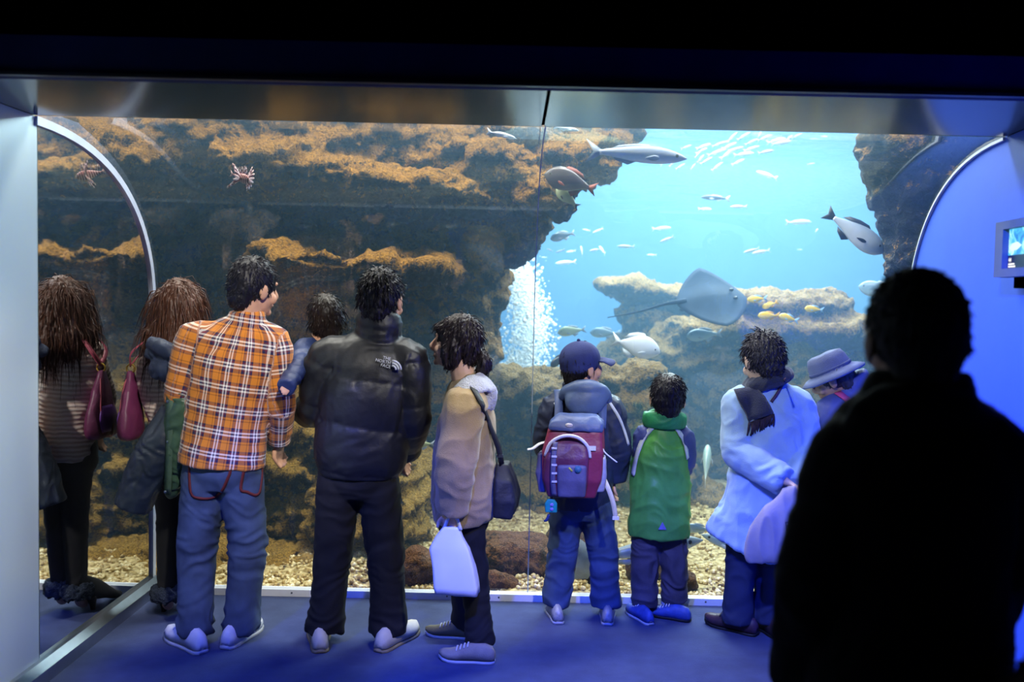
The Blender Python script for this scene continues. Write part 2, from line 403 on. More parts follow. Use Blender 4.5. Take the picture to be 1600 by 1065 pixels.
rock('rock_overhang', 'long mustard crusted rock shelf jutting out under the water surface', [
    (60, 215, 6.02, .75, .5, .3), (200, 250, 5.92, .6, .45, .22), (330, 215, 6.02, .5, .5, .3), (430, 262, 5.77, .45, .4, .2, 8), (540, 225, 6.22, .6, .5, .3),
    (585, 288, 5.82, .5, .4, .14, 12), (690, 300, 5.92, .42, .4, .1, 8), (660, 240, 6.32, .5, .5, .3), (770, 270, 6.12, .45, .45, .2, 5), (800, 215, 6.32, .5, .5, .22),
    (840, 300, 6.02, .22, .35, .13), (880, 250, 6.22, .34, .4, .2), (930, 235, 6.22, .22, .3, .15, -20), (945, 205, 6.32, .24, .3, .12), (865, 322, 6.12, .12, .2, .09)],
    R_cliff, .022, .15, 1.7, .085, 6.5, .022, 3)
rock('rock_cliff', 'dark hollowed rock cliff with mustard ledges below the shelf', [
    (-150, 480, 6.9, 1.6, .6, 1.8), (200, 520, 6.9, 1.4, .6, 1.8), (480, 480, 6.9, 1.2, .6, 1.7), (650, 420, 6.8, .7, .55, 1.0), (700, 560, 6.8, .36, .5, .9), (760, 345, 6.6, .42, .5, .3), (825, 345, 6.5, .16, .4, .18), (735, 430, 6.6, .2, .4, .3),
    (140, 408, 5.8, .36, .45, .09, 10), (60, 385, 5.8, .3, .45, .1), (500, 410, 5.75, .40, .5, .09, 4), (600, 418, 5.75, .3, .45, .07, 10), (660, 420, 5.8, .22, .45, .07), (560, 402, 6.1, .4, .4, .12), (120, 395, 6.1, .4, .4, .12),
    (330, 480, 6.4, .3, .3, .5), (560, 520, 6.4, .4, .3, .35)],
    R_cliff, .027, .16, 1.6, .08, 6, .02, 11)
rock('rock_slope', 'golden brown pebbly rock slope rising from the tank floor', [
    (-120, 760, 5.9, .9, .6, .8), (120, 720, 5.9, .6, .5, .75), (300, 780, 5.75, .7, .5, .75), (450, 730, 5.8, .6, .45, .7), (560, 800, 5.7, .45, .45, .5), (480, 640, 6.1, .35, .4, .3), (620, 740, 6.0, .25, .3, .35), (520, 900, 5.5, .4, .4, .22), (330, 900, 5.3, .5, .4, .22), (60, 905, 5.3, .5, .35, .25), (220, 905, 5.15, .4, .3, .2), (430, 905, 5.25, .35, .3, .18)],
    R_low, .022, .12, 2.2, .09, 8, .024, 21)
rock('rock_terrace', 'layered teal shadowed rock terrace standing behind the bubbles', [
    (700, 700, 7.1, .5, .4, .75), (800, 680, 7.0, .45, .4, .5), (880, 640, 6.8, .5, .4, .28), (800, 605, 6.8, .4, .4, .13), (985, 640, 6.6, .24, .35, .33), (1000, 600, 6.6, .18, .3, .16), (940, 595, 6.6, .2, .3, .1), (870, 760, 6.7, .7, .4, .3), (780, 790, 6.8, .5, .4, .3), (990, 760, 6.8, .5, .4, .35), (930, 700, 6.8, .5, .4, .4), (1080, 800, 6.9, .45, .4, .25), (860, 815, 6.5, .7, .4, .16)],
    R_far, .026, .14, 2.2, .07, 7, .016, 31)
rock('rock_mound', 'broad rock mound with mustard top where the yellow fish swim', [
    (1215, 478, 7.6, .55, .5, .12, 4), (1270, 480, 7.6, .3, .4, .12), (1180, 510, 7.6, .65, .55, .16, -6), (1290, 515, 7.4, .5, .5, .14, 4), (1110, 560, 7.9, .6, .5, .4), (1230, 620, 7.7, .9, .6, .7), (1330, 600, 7.7, .6, .6, .55), (1090, 640, 8.0, .5, .5, .5), (1350, 760, 7.8, .8, .6, .8), (1150, 760, 7.8, .7, .6, .6), (1460, 660, 7.9, .6, .5, .7)],
    R_far, .028, .13, 2.0, .07, 7, .016, 41)
rock('rock_ledge', 'slanting pale rock ledge under the stingray', [
    (990, 452, 8.4, .36, .45, .12, 8), (1050, 468, 8.4, .4, .45, .13, 8), (1020, 500, 8.5, .35, .4, .25), (1060, 530, 8.5, .5, .4, .3), (1000, 560, 8.6, .4, .4, .3), (1045, 610, 8.5, .5, .42, .45), (1040, 720, 8.5, .55, .45, .5)],
    R_far, .03, .1, 2.2, .04, 7, .01, 51)
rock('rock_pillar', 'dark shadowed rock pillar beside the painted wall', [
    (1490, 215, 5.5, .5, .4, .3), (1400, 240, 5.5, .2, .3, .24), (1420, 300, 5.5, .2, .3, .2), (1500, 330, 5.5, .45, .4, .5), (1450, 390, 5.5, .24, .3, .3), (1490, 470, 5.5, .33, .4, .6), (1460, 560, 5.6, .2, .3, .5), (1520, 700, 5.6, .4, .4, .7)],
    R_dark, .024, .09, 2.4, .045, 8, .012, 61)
# gravel bed and loose pebbles
gm = N('gravel'); o_ = gm.coord()
vo = gm.n('TexVoronoi'); gm.put(vo.inputs['Vector'], o_); vo.inputs['Scale'].default_value = 34
gm.set(Base_Color=gm.mix(gm.ramp(gm.noise(o_, 26, 3), [(.35, 0.0), (.65, 1.0)]), lin('#8a7238'), lin('#d2bd86')), Roughness=.6)
gm.bump(gm.math('SUBTRACT', 1.0, vo.outputs['Distance']), .9, .03)
nx, ny = 150, 120
gx = np.linspace(-7.3, 7.3, nx); gy = 4.68+(np.linspace(0, 1, ny)**1.8)*8.2
Pn = np.array([(x, y, 0) for y in gy for x in gx]); h = .0+.05*fbm(Pn, 1.2, 3)+.02*fbm(Pn, 5, 2)+np.clip((Pn[:, 1]-5.2)*.05, 0, .35)
h = np.where(Pn[:, 1] < 4.9, np.minimum(h, .03), h); Pn[:, 2] = h
gb = MB().add(Pn, [(j*nx+i, j*nx+i+1, (j+1)*nx+i+1, (j+1)*nx+i) for j in range(ny-1) for i in range(nx-1)]).build('gravel_bed', gm.m)
tag(gb, 'sandy golden gravel bed of the tank', 'gravel', kind='stuff')
def ico():
    bm = bmesh.new(); bmesh.ops.create_icosphere(bm, subdivisions=1, radius=1); vs = np.array([v.co[:] for v in bm.verts]); fs = [tuple(v.index for v in f.verts) for f in bm.faces]; bm.free(); return vs, np.array(fs)
IV, IF = ico()
def scatter(pts, rad, name, m, label, cat, squash=(.6, 1.0)):
    n = len(pts); rs = np.random.rand(n, 3)*(squash[1]-squash[0])+squash[0]
    vv = (IV[None]*rs[:, None]*np.asarray(rad)[:, None, None])+np.asarray(pts)[:, None]
    ff = (IF[None]+(np.arange(n)*len(IV))[:, None, None]).reshape(-1, 3)
    me = bpy.data.meshes.new(name); vv = vv.reshape(-1, 3)
    me.vertices.add(len(vv)); me.vertices.foreach_set('co', vv.ravel()); me.loops.add(len(ff)*3); me.loops.foreach_set('vertex_index', ff.ravel().astype(np.int32))
    me.polygons.add(len(ff)); me.polygons.foreach_set('loop_start', np.arange(len(ff))*3); me.update(calc_edges=True)
    return tag(link(name, me, m), label, cat, kind='stuff')
gp = N('pebbles'); o_ = gp.coord()
gp.set(Base_Color=gp.ramp(gp.noise(o_, 22, 2, .8), [(.3, lin('#4a3a1c')), (.45, lin('#a58642')), (.6, lin('#dccb98')), (.75, lin('#f1e8cc'))]), Roughness=.45)
n = 7000; X = np.random.uniform(-2.6, 2.6, n); Y = 4.72+np.random.rand(n)**1.5*2.4
def gz(x, y):
    i = np.clip(((x+7.3)/14.6*(nx-1)).astype(int), 0, nx-2); j = np.clip((((y-4.68)/8.2)**(1/1.8)*(ny-1)).astype(int), 0, ny-2); return h.reshape(ny, nx)[j, i]
scatter(np.stack([X, Y, gz(X, Y)+.006], 1), np.random.uniform(.009, .024, n), 'pebbles', gp.m, 'loose pale and brown pebbles strewn over the gravel bed', 'pebbles')

# boulders bedded a little way into the gravel
for k, (px, y, rx, ry, rz, lab) in enumerate([
    (652, 4.84, .12, .12, .12, 'rounded reddish boulder between the black trousers and the white carrier bag'),
    (802, 5.38, .28, .16, .11, 'flat topped reddish boulder lying behind a broad one'),
    (795, 5.04, .26, .14, .12, 'broad reddish boulder with a flat topped one behind it'),
    (760, 4.79, .20, .08, .07, 'low wet boulder against the foot of the glass'),
    (925, 5.10, .13, .13, .13, 'greenish brown boulder seen between the jeans of the capped boy'),
    (1003, 5.12, .11, .13, .11, 'brown boulder beyond the grey shark'),
    (885, 5.62, .15, .15, .11, 'small brown boulder on the gravel behind the capped boy'),
    (1074, 4.86, .08, .08, .06, 'small dark stone on the gravel beside the green jacket boy')]):
    x = at(px, 880, y).x; z = float(gz(np.array([x]), np.array([y]))[0])+rz*.62
    rock('boulder', lab, [(V((x, y, z)), rx, ry, rz), (V((x+rx*.35, y, z-rz*.2)), rx*.72, ry*.85, rz*.75)], R_red, .013, .04, 3, .016, 9, .005, 70+k)

# column of air bubbles
bm_ = N('bubble'); bm_.set(Base_Color=(.93, .97, 1), Roughness=.12); bm_.b.inputs['Specular IOR Level'].default_value = 1.0
bm_.b.inputs['IOR'].default_value = 1.33
n = 11500; q = np.random.rand(n)
pts = []; rad = []
for k in range(n):
    u = random.random(); py = 780-u*395
    t = max(0.0, (u-.494)/.506); cx = 812+14*math.sin(t*5)+t*8; wd = 30-8*t
    p = at(cx+random.gauss(0, wd*.62), py, 8.1+random.gauss(0, .18)); pts.append(p[:]); rad.append(.0043+.015*random.random()**3)
scatter(np.array(pts), np.array(rad), 'bubbles', bm_.m, 'rising column of white air bubbles behind the rock terrace', 'bubbles', (.8, 1))
# ------------------------------------------------------------------ people: builder
def rotm(yaw, pitch=0, roll=0):
    "head or limb frame: x right, y facing, z up; yaw>0 turns to the right of the photo, pitch>0 looks up"
    return (Matrix.Rotation(-math.radians(yaw), 3, 'Z') @ Matrix.Rotation(math.radians(pitch), 3, 'X') @ Matrix.Rotation(math.radians(roll), 3, 'Y'))
def lerp(a, b, t): return a+(b-a)*t
SKIN = {}
def skin(c): return mat('skin_'+c.strip('#'), c, .5, 0, .08, 20, .1, 300, .002, spec=.4)
def hairmat(c, rough=.38):
    nm = 'hair_'+c.strip('#')
    if nm in MATS: return MATS[nm]
    g = N(nm); o = g.coord(); cc = lin(c)
    g.set(Base_Color=g.mix(g.noise(o, 60, 3), sh(cc, .55), sh(cc, 1.6)), Roughness=rough+.08); g.b.inputs['Specular IOR Level'].default_value = .32
    g.bump(g.noise(o, 220, 2), .35, .003); MATS[nm] = g.m; return g.m

class Fig:
    def __init__(s, label, y0, yaw, H, J, headrot=(0, 0, 0), hs=1.0, group='visitors at the aquarium window'):
        s.y0, s.yaw, s.H, s.k = y0, yaw, H, H/1.72
        s.J = {k: (at(v[0], v[1], y0+(v[2] if len(v) > 2 else 0)) if not isinstance(v, Vector) else v) for k, v in J.items()}
        s.R = rotm(yaw); s.r = s.R @ V((1, 0, 0)); s.f = s.R @ V((0, 1, 0))
        s.HR = rotm(*headrot); s.hs = hs*H/1.72
        b = s.J['pelvis']; s.root = empty('person', (b.x, b.y, 0), label, 'person', group)
        s.spine = [s.J[k] for k in ('pelvis', 'waist', 'chest', 'neck')]
    def hp(s, x, y, z): return s.J['head']+s.HR @ (V((x, y, z))*s.hs)
    def sp(s, t):
        if t <= 0: return s.spine[0]+V((0, 0, t*.18*s.k))
        i = min(int(t), 2); return lerp(s.spine[i], s.spine[i+1], t-i)
    def torso(s, mb, secs, side=None, seg=24):
        side = side or (s.J['shR']-s.J['shL']).normalized()
        pts = [s.sp(t)+s.f*(o[3] if len(o) > 3 else 0)*s.k+s.r*(o[4] if len(o) > 4 else 0)*s.k for o in secs for t in (o[0],)]
        mb.tube(pts, [(o[1]*s.k, o[2]*s.k) for o in secs], side, seg, 3)
    def hand(s, mb, S, dirv=None, curl=.5, glove=None):
        w_ = s.J['wr'+S]; e = s.J['el'+S]; d = (dirv or (w_-e)).normalized(); k = s.k
        n = s.f.cross(d) if abs(s.f.dot(d)) < .9 else s.r.cross(d); n = n.normalized()*(1 if S == 'L' else -1)
        a = d.cross(n).normalized(); k *= 1.0
        mb.tube([w_, w_+d*.04*k, w_+d*.085*k], [(.022*k, .03*k), (.017*k, .04*k), (.014*k, .042*k)], n, 10, 2)
        for i, L in enumerate((.068, .078, .073, .058)):
            b = w_+d*.082*k+a*(.030-.02*i)*k
            m1 = b+(d*math.cos(curl*.6)+n*math.sin(curl*.6))*L*.5*k; m2 = m1+(d*math.cos(curl*1.8)+n*math.sin(curl*1.8))*L*.5*k
            mb.tube([b, m1, m2], [.0092*k, .0088*k, .007*k], a, 8, 2)
        b = w_+d*.03*k+a*.036*k; m1 = b+(d*.7+a*.55+n*.3).normalized()*.035*k; m2 = m1+(d*.85+n*.5).normalized()*.032*k
        mb.tube([b, m1, m2], [.0125*k, .011*k, .008*k], n, 8, 2)
    def body(s, m, hands=(1, 1), curl=.5, fem=0):
        mb = MB(); J, k = s.J, s.k
        s.torso(mb, [(-.35, .11, .085), (0, .135, .10), (1, .115, .085), (2, .14, .10), (2.72, .12, .075), (3, .05, .05)])
        for S, sg in (('L', -1), ('R', 1)):
            mb.tube([J['sh'+S]-(J['sh'+S]-J['chest'])*.2, J['sh'+S], J['el'+S], J['wr'+S]], [.05*k, .045*k, .034*k, .025*k], s.f, 10, 3)
            if hands[0 if S == 'L' else 1]: s.hand(mb, S, curl=curl)
            mb.tube([J['hip'+S]+V((0, 0, .05)), J['kn'+S], J['an'+S]], [.075*k, .05*k, .036*k], s.r, 12, 3)
            ft = rotm(s.toe[S]) @ V((0, 1, 0)); a = J['an'+S]
            fz = .05 if a.z < .2 else a.z-.04*k
            mb.tube([a+V((0, 0, -.0)), V((a.x, a.y, fz))+ft*.03*k, V((a.x, a.y, fz-.015*k))+ft*.06*k], [.032*k, .03*k, .02*k], s.r, 10, 2)
        q = s.hs; h = s.hp; R = s.HR
        def E(c, r): mb.ell(h(*c), tuple(x*q for x in r), R)
        E((0, -.012, .025), (.074, .093, .088)); E((0, .026, -.03), (.060, .062, .082)); E((0, .046, -.078), (.040, .036, .032))
        E((0, .088, -.064), (.022, .012, .012)); E((0, .075, .028), (.05, .016, .013)); E((0, .083, -.094), (.018, .014, .014))
        mb.tube([h(0, .082, .02), h(0, .1, -.01), h(0, .109, -.028), h(0, .088, -.042)], [.009*q, .012*q, .015*q, .01*q], R @ V((1, 0, 0)), 8, 3)
        for sg in (-1, 1):
            E((sg*.077, -.008, -.012), (.010, .021, .033)); E((sg*.04, .062, -.035), (.024, .022, .024))
        mb.tube([J['neck']+s.f*.0, lerp(J['neck'], h(0, -.015, -.06), .5), h(0, -.02, -.03)], [.062*q, .056*q, .055*q], R @ V((1, 0, 0)), 14, 3)
        me = mb.solid(.0062*max(.75, s.k), 3, .5); o = link('body', me, m, s.root); s.bodyo = o
        for sg in (-1, 1):
            eo = MB().ell(h(sg*.030, .0705, .004), .0095*q, R, 10, 8).build('eye', mat('eye_dark', '#1a1413', .2, 0, .1, 20, 0), o)
        return o
    def hair(s, m, kind='short', n=420, L=.04, seed=1, lift=.22, blobs=(), r=.0019, grav=.25, amp=.006, short=True):
        random.seed(seed); q = s.hs; mb = MB(); R = s.HR
        def E(c, rr): mb.ell(s.hp(*c), tuple(x*q for x in rr), R)
        E((0, -.017, .030), (.084, .102, .098)); E((0, -.062, -.045), (.058, .045, .058)); E((0, -.05, .0), (.078, .065, .075))
        for c, rr in blobs:
            if hasattr(rr[0], '__len__'): mb.tube([s.hp(*p) for p in c], [(a*q, b*q) for a, b in rr], R @ V((1, 0, 0)), 12, 3)
            else: E(c, rr)
        me = mb.solid(.0062*max(.8, s.k), 4)
        P = mco(me); Rt = np.array(R.transposed()); Lc = (P-np.array(s.J['head'][:])) @ Rt.T/q
        dx, dy = Lc[:, 0], Lc[:, 1]+.045; az = np.arctan2(dx, dy); rr_ = np.hypot(dx, dy)+.5*np.clip(.09-Lc[:, 2], 0, .5)
        ax = np.stack([np.cos(az)*4.2, np.sin(az)*4.2, rr_*7], 1)
        push(me, q*amp*(fbm(ax, 3.6, 3, .6, (seed*3, 0, 0))))
        P = mco(me); Nn = mno(me); tuft = MB()
        Lc = (P-np.array(s.J['head'][:])) @ Rt.T/q
        cand = [i for i in range(len(P)) if not (Lc[i, 1] > .03 and Lc[i, 2] < .045)]
        crown = s.hp(0, -.045, .12)
        for i in random.sample(cand, min(n, len(cand))):
            p = V(P[i]); nn = V(Nn[i]); d = p-crown; d = d-nn*d.dot(nn)
            if d.length < 1e-4: d = nn.orthogonal()
            d.normalize(); d = (d+V((random.gauss(0, .25), random.gauss(0, .25), random.gauss(0, .2)))).normalized()
            l = L*q*random.uniform(.6, 1.25)*(.45 if (short and Lc[i, 2] < -.02) else 1); lf = lift*random.uniform(.3, 1.3)
            a = p-nn*.004*q; b = p+d*l*.5+nn*l*lf*.4; c = p+d*l+nn*l*lf*.55-V((0, 0, grav*l))
            tuft.tube([a, b, c], [r*q*1.4, r*q*1.2, r*q*.25], nn, 4, 1)
        tm = tuft.mesh('t'); bm = bmesh.new(); bm.from_mesh(me); bm.from_mesh(tm); bm.to_mesh(me); bm.free(); bpy.data.meshes.remove(tm)
        return link('hair', me, m, s.root)
    def top(s, name, m, secs, arm=(.085, .068, .055), sleeve=1.0, collar=None, voxel=.0085, extra=None, fold=.007, fsc=(9, 9, 15), seed=0, arms='LR', smooth=4, trap=.06, post=None):
        mb = MB(); J, k = s.J, s.k; s.torso(mb, secs)
        for S in arms:
            sh_, el, wr = J['sh'+S], J['el'+S], J['wr'+S]; en = lerp(el, wr, sleeve)
            inn = lerp(sh_, s.sp(2.55), .45)
            mb.tube([inn, sh_, lerp(sh_, el, .45), el, lerp(el, en, .5), en], [arm[0]*1.0*k, arm[0]*k, lerp(arm[0], arm[1], .4)*k, arm[1]*k, lerp(arm[1], arm[2], .45)*k, arm[2]*k], s.f if abs(s.f.dot((el-sh_).normalized())) < .8 else s.r, 16, 3)
            mb.tube([lerp(J['neck'], sh_, -.05), lerp(J['neck'], sh_, .55)-V((0, 0, .012*k)), sh_], [trap*k, trap*1.0*k, arm[0]*.9*k], s.f, 14, 3)
        if collar:
            for c in collar: mb.tube(c[0], c[1], s.r, 18, 3)
        if extra: extra(mb)
        me = mb.solid(voxel*max(.75, s.k), smooth)
        P = mco(me)
        if fold:
            wob = np.stack([fbm(P, 3.5, 2, off=(seed, 0, 0))]*3, 1)*.12
            d = crease(P+wob, fsc, (seed, seed*2, 0)); d2 = crease(P+wob*1.5, (fsc[0]*1.9, fsc[1]*1.9, fsc[2]*1.3), (0, seed, 5))
            push(me, fold*k*(d*.75+d2*.3-.35))
        if post: post(me)
        return link(name, me, m, s.root)
    def pants(s, m, r=(.098, .075, .066, .072), hem=.035, waist=(.155, .115), fold=.008, seed=0, name='trousers', voxel=.0085, top_t=.55, post=None):
        mb = MB(); J, k = s.J, s.k
        s.torso(mb, [(top_t, waist[0], waist[1]), (.1, waist[0]*1.08, waist[1]*1.1), (-.3, waist[0]*1.08, waist[1]*1.1), (-.62, waist[0]*.9, waist[1]*.9)], s.r)
        for S in 'LR':
            a = J['an'+S]; e = V((a.x, a.y, a.z)); e = V((a.x, a.y, max(.05, a.z-.035))) if a.z < .2 else V(a)
            mb.tube([J['hip'+S]+V((0, 0, .06*k)), J['hip'+S]-V((0, 0, .03*k)), lerp(J['hip'+S], J['kn'+S], .5), J['kn'+S], lerp(J['kn'+S], e, .5), lerp(J['kn'+S], e, .9), e],
                    [r[0]*.9*k, r[0]*k, lerp(r[0], r[1], .5)*k, r[1]*k, r[2]*k, r[3]*k, r[3]*k], s.r, 18, 3)
        me = mb.solid(voxel*max(.75, s.k), 4); P = mco(me)
        kz = (J['knL'].z+J['knR'].z)/2; az = (J['anL'].z+J['anR'].z)/2; hz = J['pelvis'].z
        am = .35+np.exp(-((P[:, 2]-kz)/.1)**2)*.9+np.exp(-((P[:, 2]-az)/.09)**2)*1.3+np.exp(-((P[:, 2]-hz+.12)/.1)**2)*.5
        wob = np.stack([fbm(P, 4, 2, off=(seed, 3, 0))]*3, 1)*.12
        push(me, fold*k*am*(crease(P+wob, (7, 7, 17), (seed, 0, 0))-.35))
        if post: post(me)
        return link(name, me, m, s.root)
    def shoe(s, S, px, py, toe, up, sole, L=.27, kind='sneaker', lace=None, z=0.0, high=1.0):
        "shoe whose heel-to-toe centre stands at pixel (px, py); toe = heading in degrees"
        k = s.k*L/.27; L *= s.k; c = atz(px, py, z); R = rotm(toe); x = R @ V((1, 0, 0)); y = R @ V((0, 1, 0)); u = V((0, 0, 1))
        T = [0, .06, .18, .34, .5, .66, .8, .92, 1.0]; W = [.018, .030, .034, .034, .039, .045, .044, .034, .012]
        Hh = [.05, .075, .085, .088, .078, .06, .05, .042, .028]
        def loft(z0, hs_, ws, n=14, cap=.0):
            mb = MB(); vs = []
            for t, w_, hh in zip(T, W, Hh):
                for j in range(n):
                    th = math.pi*2*j/n; cx = math.cos(th); cz = math.sin(th)
                    cx = math.copysign(abs(cx)**.75, cx); hz = max(0.0, cz)**.8*hs_(hh, t)
                    toe_up = .012*max(0, (t-.75)/.25)**2
                    vs.append(c+y*((t-.45)*L)+x*(cx*w_*ws*k*(1-.25*max(0, cz)))+u*((z0+toe_up+hz)*k+z*0))
            fs = [(i*n+j, i*n+(j+1) % n, (i+1)*n+(j+1) % n, (i+1)*n+j) for i in range(len(T)-1) for j in range(n)]+[tuple(range(n)), tuple((len(T)-1)*n+j for j in range(n))]
            return mb.add(vs, fs)
        o = loft(.016, lambda hh, t: (hh-.012)*high, 1.0).build('shoe', up, s.root)
        loft(.001, lambda hh, t: .026 if kind == 'sneaker' else .018, 1.09).build('sole', sole, o)
        if lace:
            mb = MB()
            for i in range(4):
                t = .48+i*.065; zz = np.interp(t, T, Hh)*high+.006; ww = np.interp(t, T, W)*.62
                p = c+y*((t-.45)*L)+u*zz*k
                mb.tube([p-x*ww*k-u*.010*k, p+u*.004*k, p+x*ww*k-u*.010*k], [.0032*k]*3, u, 6, 3)
            mb.build('laces', lace, o)
        return o
def fabattr(me, bones):
    "cloth coordinates: along the nearest bone, around it"
    P = mco(me); best = np.full(len(P), 1e9); out = np.zeros((len(P), 3))
    for A, B, side, rad in bones:
        A = np.array(A[:]); B = np.array(B[:]); d = B-A; L = np.linalg.norm(d); t = d/L
        a = np.array(side[:]); a = a-t*a.dot(t); a /= np.linalg.norm(a); b = np.cross(t, a)
        q = P-A; al = q @ t; cl = np.clip(al, 0, L); dist = np.linalg.norm(q-cl[:, None]*t, axis=1)-rad
        th = np.arctan2(q @ b, q @ a)
        m = dist < best; best[m] = dist[m]
        out[m] = np.stack([th*rad, al, np.zeros(len(P))], 1)[m]
    attr(me, 'fab', out)
# ------------------------------------------------------------------ people: who is there
HAIRBLACK = hairmat('#15121a'); SK = skin('#c99a7c')
denim = mat('denim', '#3b4a62', .85, 0, .35, 7, .3, 420, .003); ddenim = mat('dark_denim', '#26314f', .85, 0, .3, 7, .3, 420, .003)
blackcloth = mat('black_cloth', '#0f0f13', .85, 0, .25, 9, .3, 300, .003)
rubber_w = mat('white_rubber', '#d5d6d8', .5, 0, .06, 20, .05); rubber_d = mat('dark_rubber', '#17171a', .6, 0, .1, 20, .05)
# plaid flannel
g = N('plaid'); at_ = g.n('Attribute', attribute_name='fab'); sx = g.n('SeparateXYZ'); g.put(sx.inputs[0], at_.outputs['Vector'])
def strp(v, per, ph):
    return g.math('FRACT', g.math('ADD', g.math('DIVIDE', v, per), ph))
og, nv, wh, mr, br = lin('#d9852a'), lin('#1c1c44'), lin('#f3eee6'), lin('#6e2536'), lin('#8a4a1c')
stops = [(0, og), (.2, br), (.25, og), (.33, nv), (.45, mr), (.52, wh), (.60, nv), (.67, wh), (.75, mr), (.83, nv), (.91, og)]
c1 = g.ramp(strp(sx.outputs[0], .098, .1), stops, 'CONSTANT'); c2 = g.ramp(strp(sx.outputs[1], .098, .3), stops, 'CONSTANT')
g.set(Base_Color=g.mix(.5, c1, c2), Roughness=.9); g.b.inputs['Sheen Weight'].default_value = .15
g.bump(g.noise(g.coord(), 400, 2), .3, .003); plaid = g.m
# ribbed knit
g = N('knit'); at_ = g.n('Attribute', attribute_name='fab'); sx = g.n('SeparateXYZ'); g.put(sx.inputs[0], at_.outputs['Vector'])
rb = g.math('SINE', g.math('MULTIPLY', g.math('ADD', sx.outputs[1], g.math('MULTIPLY', g.noise(g.coord(), 14, 2), .02)), 300.0))
rb = g.math('ADD', g.math('MULTIPLY', rb, .5), .5)
g.set(Base_Color=g.mix(rb, lin('#d2b6a6'), lin('#f6e4d6')), Roughness=.95); g.b.inputs['Sheen Weight'].default_value = .4
g.bump(g.math('ADD', rb, g.math('MULTIPLY', g.noise(g.coord(), 180, 3), .6)), .6, .005); knit = g.m

MALE = [(-.25, .178, .125), (.3, .180, .128), (1, .178, .125), (1.6, .190, .132), (2.1, .198, .135), (2.55, .180, .115), (2.85, .125, .085), (3.02, .075, .068)]

# ---- man in plaid shirt
A = Fig('man in orange and navy plaid shirt and blue jeans holding a dark puffer coat', 3.95, 12, 1.72, dict(
    head=(398, 449), neck=(386, 505), chest=(364, 575), waist=(353, 650), pelvis=(346, 722), shL=(303, 530), shR=(426, 534),
    elL=(281, 612, .0), wrL=(284, 674, .09), elR=(438, 625), wrR=(436, 688, .14), hipL=(320, 738), hipR=(376, 738), knL=(309, 852, .02), knR=(387, 852, .04), anL=(304, 985, .0), anR=(376, 975, .06)), (38, -6, 6), 1.07)
A.toe = dict(L=-48, R=12)
A.body(SK); A.hair(hairmat('#14131c'), n=900, L=.022, lift=.4, seed=3, grav=.0, r=.0016)
def pl(me): 
    J = A.J
    fabattr(me, [(A.sp(-.4), A.sp(3), A.r, .17), (J['shL'], J['elL'], A.f, .07), (J['elL'], J['wrL'], A.f, .06), (J['shR'], J['elR'], A.f, .07), (J['elR'], J['wrR'], A.f, .06)])
nk = A.J['neck']
shirt = A.top('shirt', plaid, [(-.04, .192, .148), (.3, .188, .142), (1, .184, .130), (1.6, .194, .134), (2.1, .200, .137), (2.55, .185, .117), (2.85, .13, .088), (3.05, .08, .07)], (.08, .066, .052), collar=[([nk-V((0, 0, .01)), nk+V((0, -.005, .055))], [(.083, .078), (.075, .07)])], fold=.008, fsc=(6, 6, 10), seed=4, post=pl)
A.pants(denim, (.100, .086, .078, .080), waist=(.158, .112), fold=.010, seed=2, name='jeans')
wsh = mat('white_leather', '#d4d6dc', .45, 0, .08, 12, .1); 
for S, px, py in (('L', 293, 1008), ('R', 376, 997)): A.shoe(S, px, py, A.toe[S], wsh, rubber_w, .31, lace=rubber_w)
# jeans pockets with rust red piping
redp = mat('rust_piping', '#5e1f1a', .7, 0, .15, 30, .1)
def surf(obj, px, py):
    "first hit of the view ray on an object, with its normal"
    o = V((0, 0, CAMH)); d = (at(px, py, 4)-o).normalized()
    hit, p, nn, _ = obj.ray_cast(o, d)
    return (p, nn) if hit else (at(px, py, 3.9), V((0, -1, 0)))
def trace(obj, pts, wid, th, m, name, parent=None, lift=.002, k=3):
    "strap laid onto a garment along a list of pixels"
    sp_ = [list(p) for p in smoothpath([list(map(float, p)) for p in pts], 4)]
    ps = []; ns = []
    for p in sp_:
        a, nn = surf(obj, *p); ps.append(a+nn*lift); ns.append(nn)
    return MB().ribbon(ps, wid, th, ns, 1).build(name, m, parent or obj)
bpy.context.view_layer.update()
jeans = [c for c in A.root.children if c.name.startswith('jeans')][0]
for pts in ([(296, 722), (358, 722), (350, 760), (336, 776), (312, 778), (298, 768), (296, 722)], [(384, 722), (408, 722), (407, 762), (400, 773), (386, 768), (376, 762), (384, 722)]):
    trace(jeans, pts, .012, .003, redp, 'pocket')

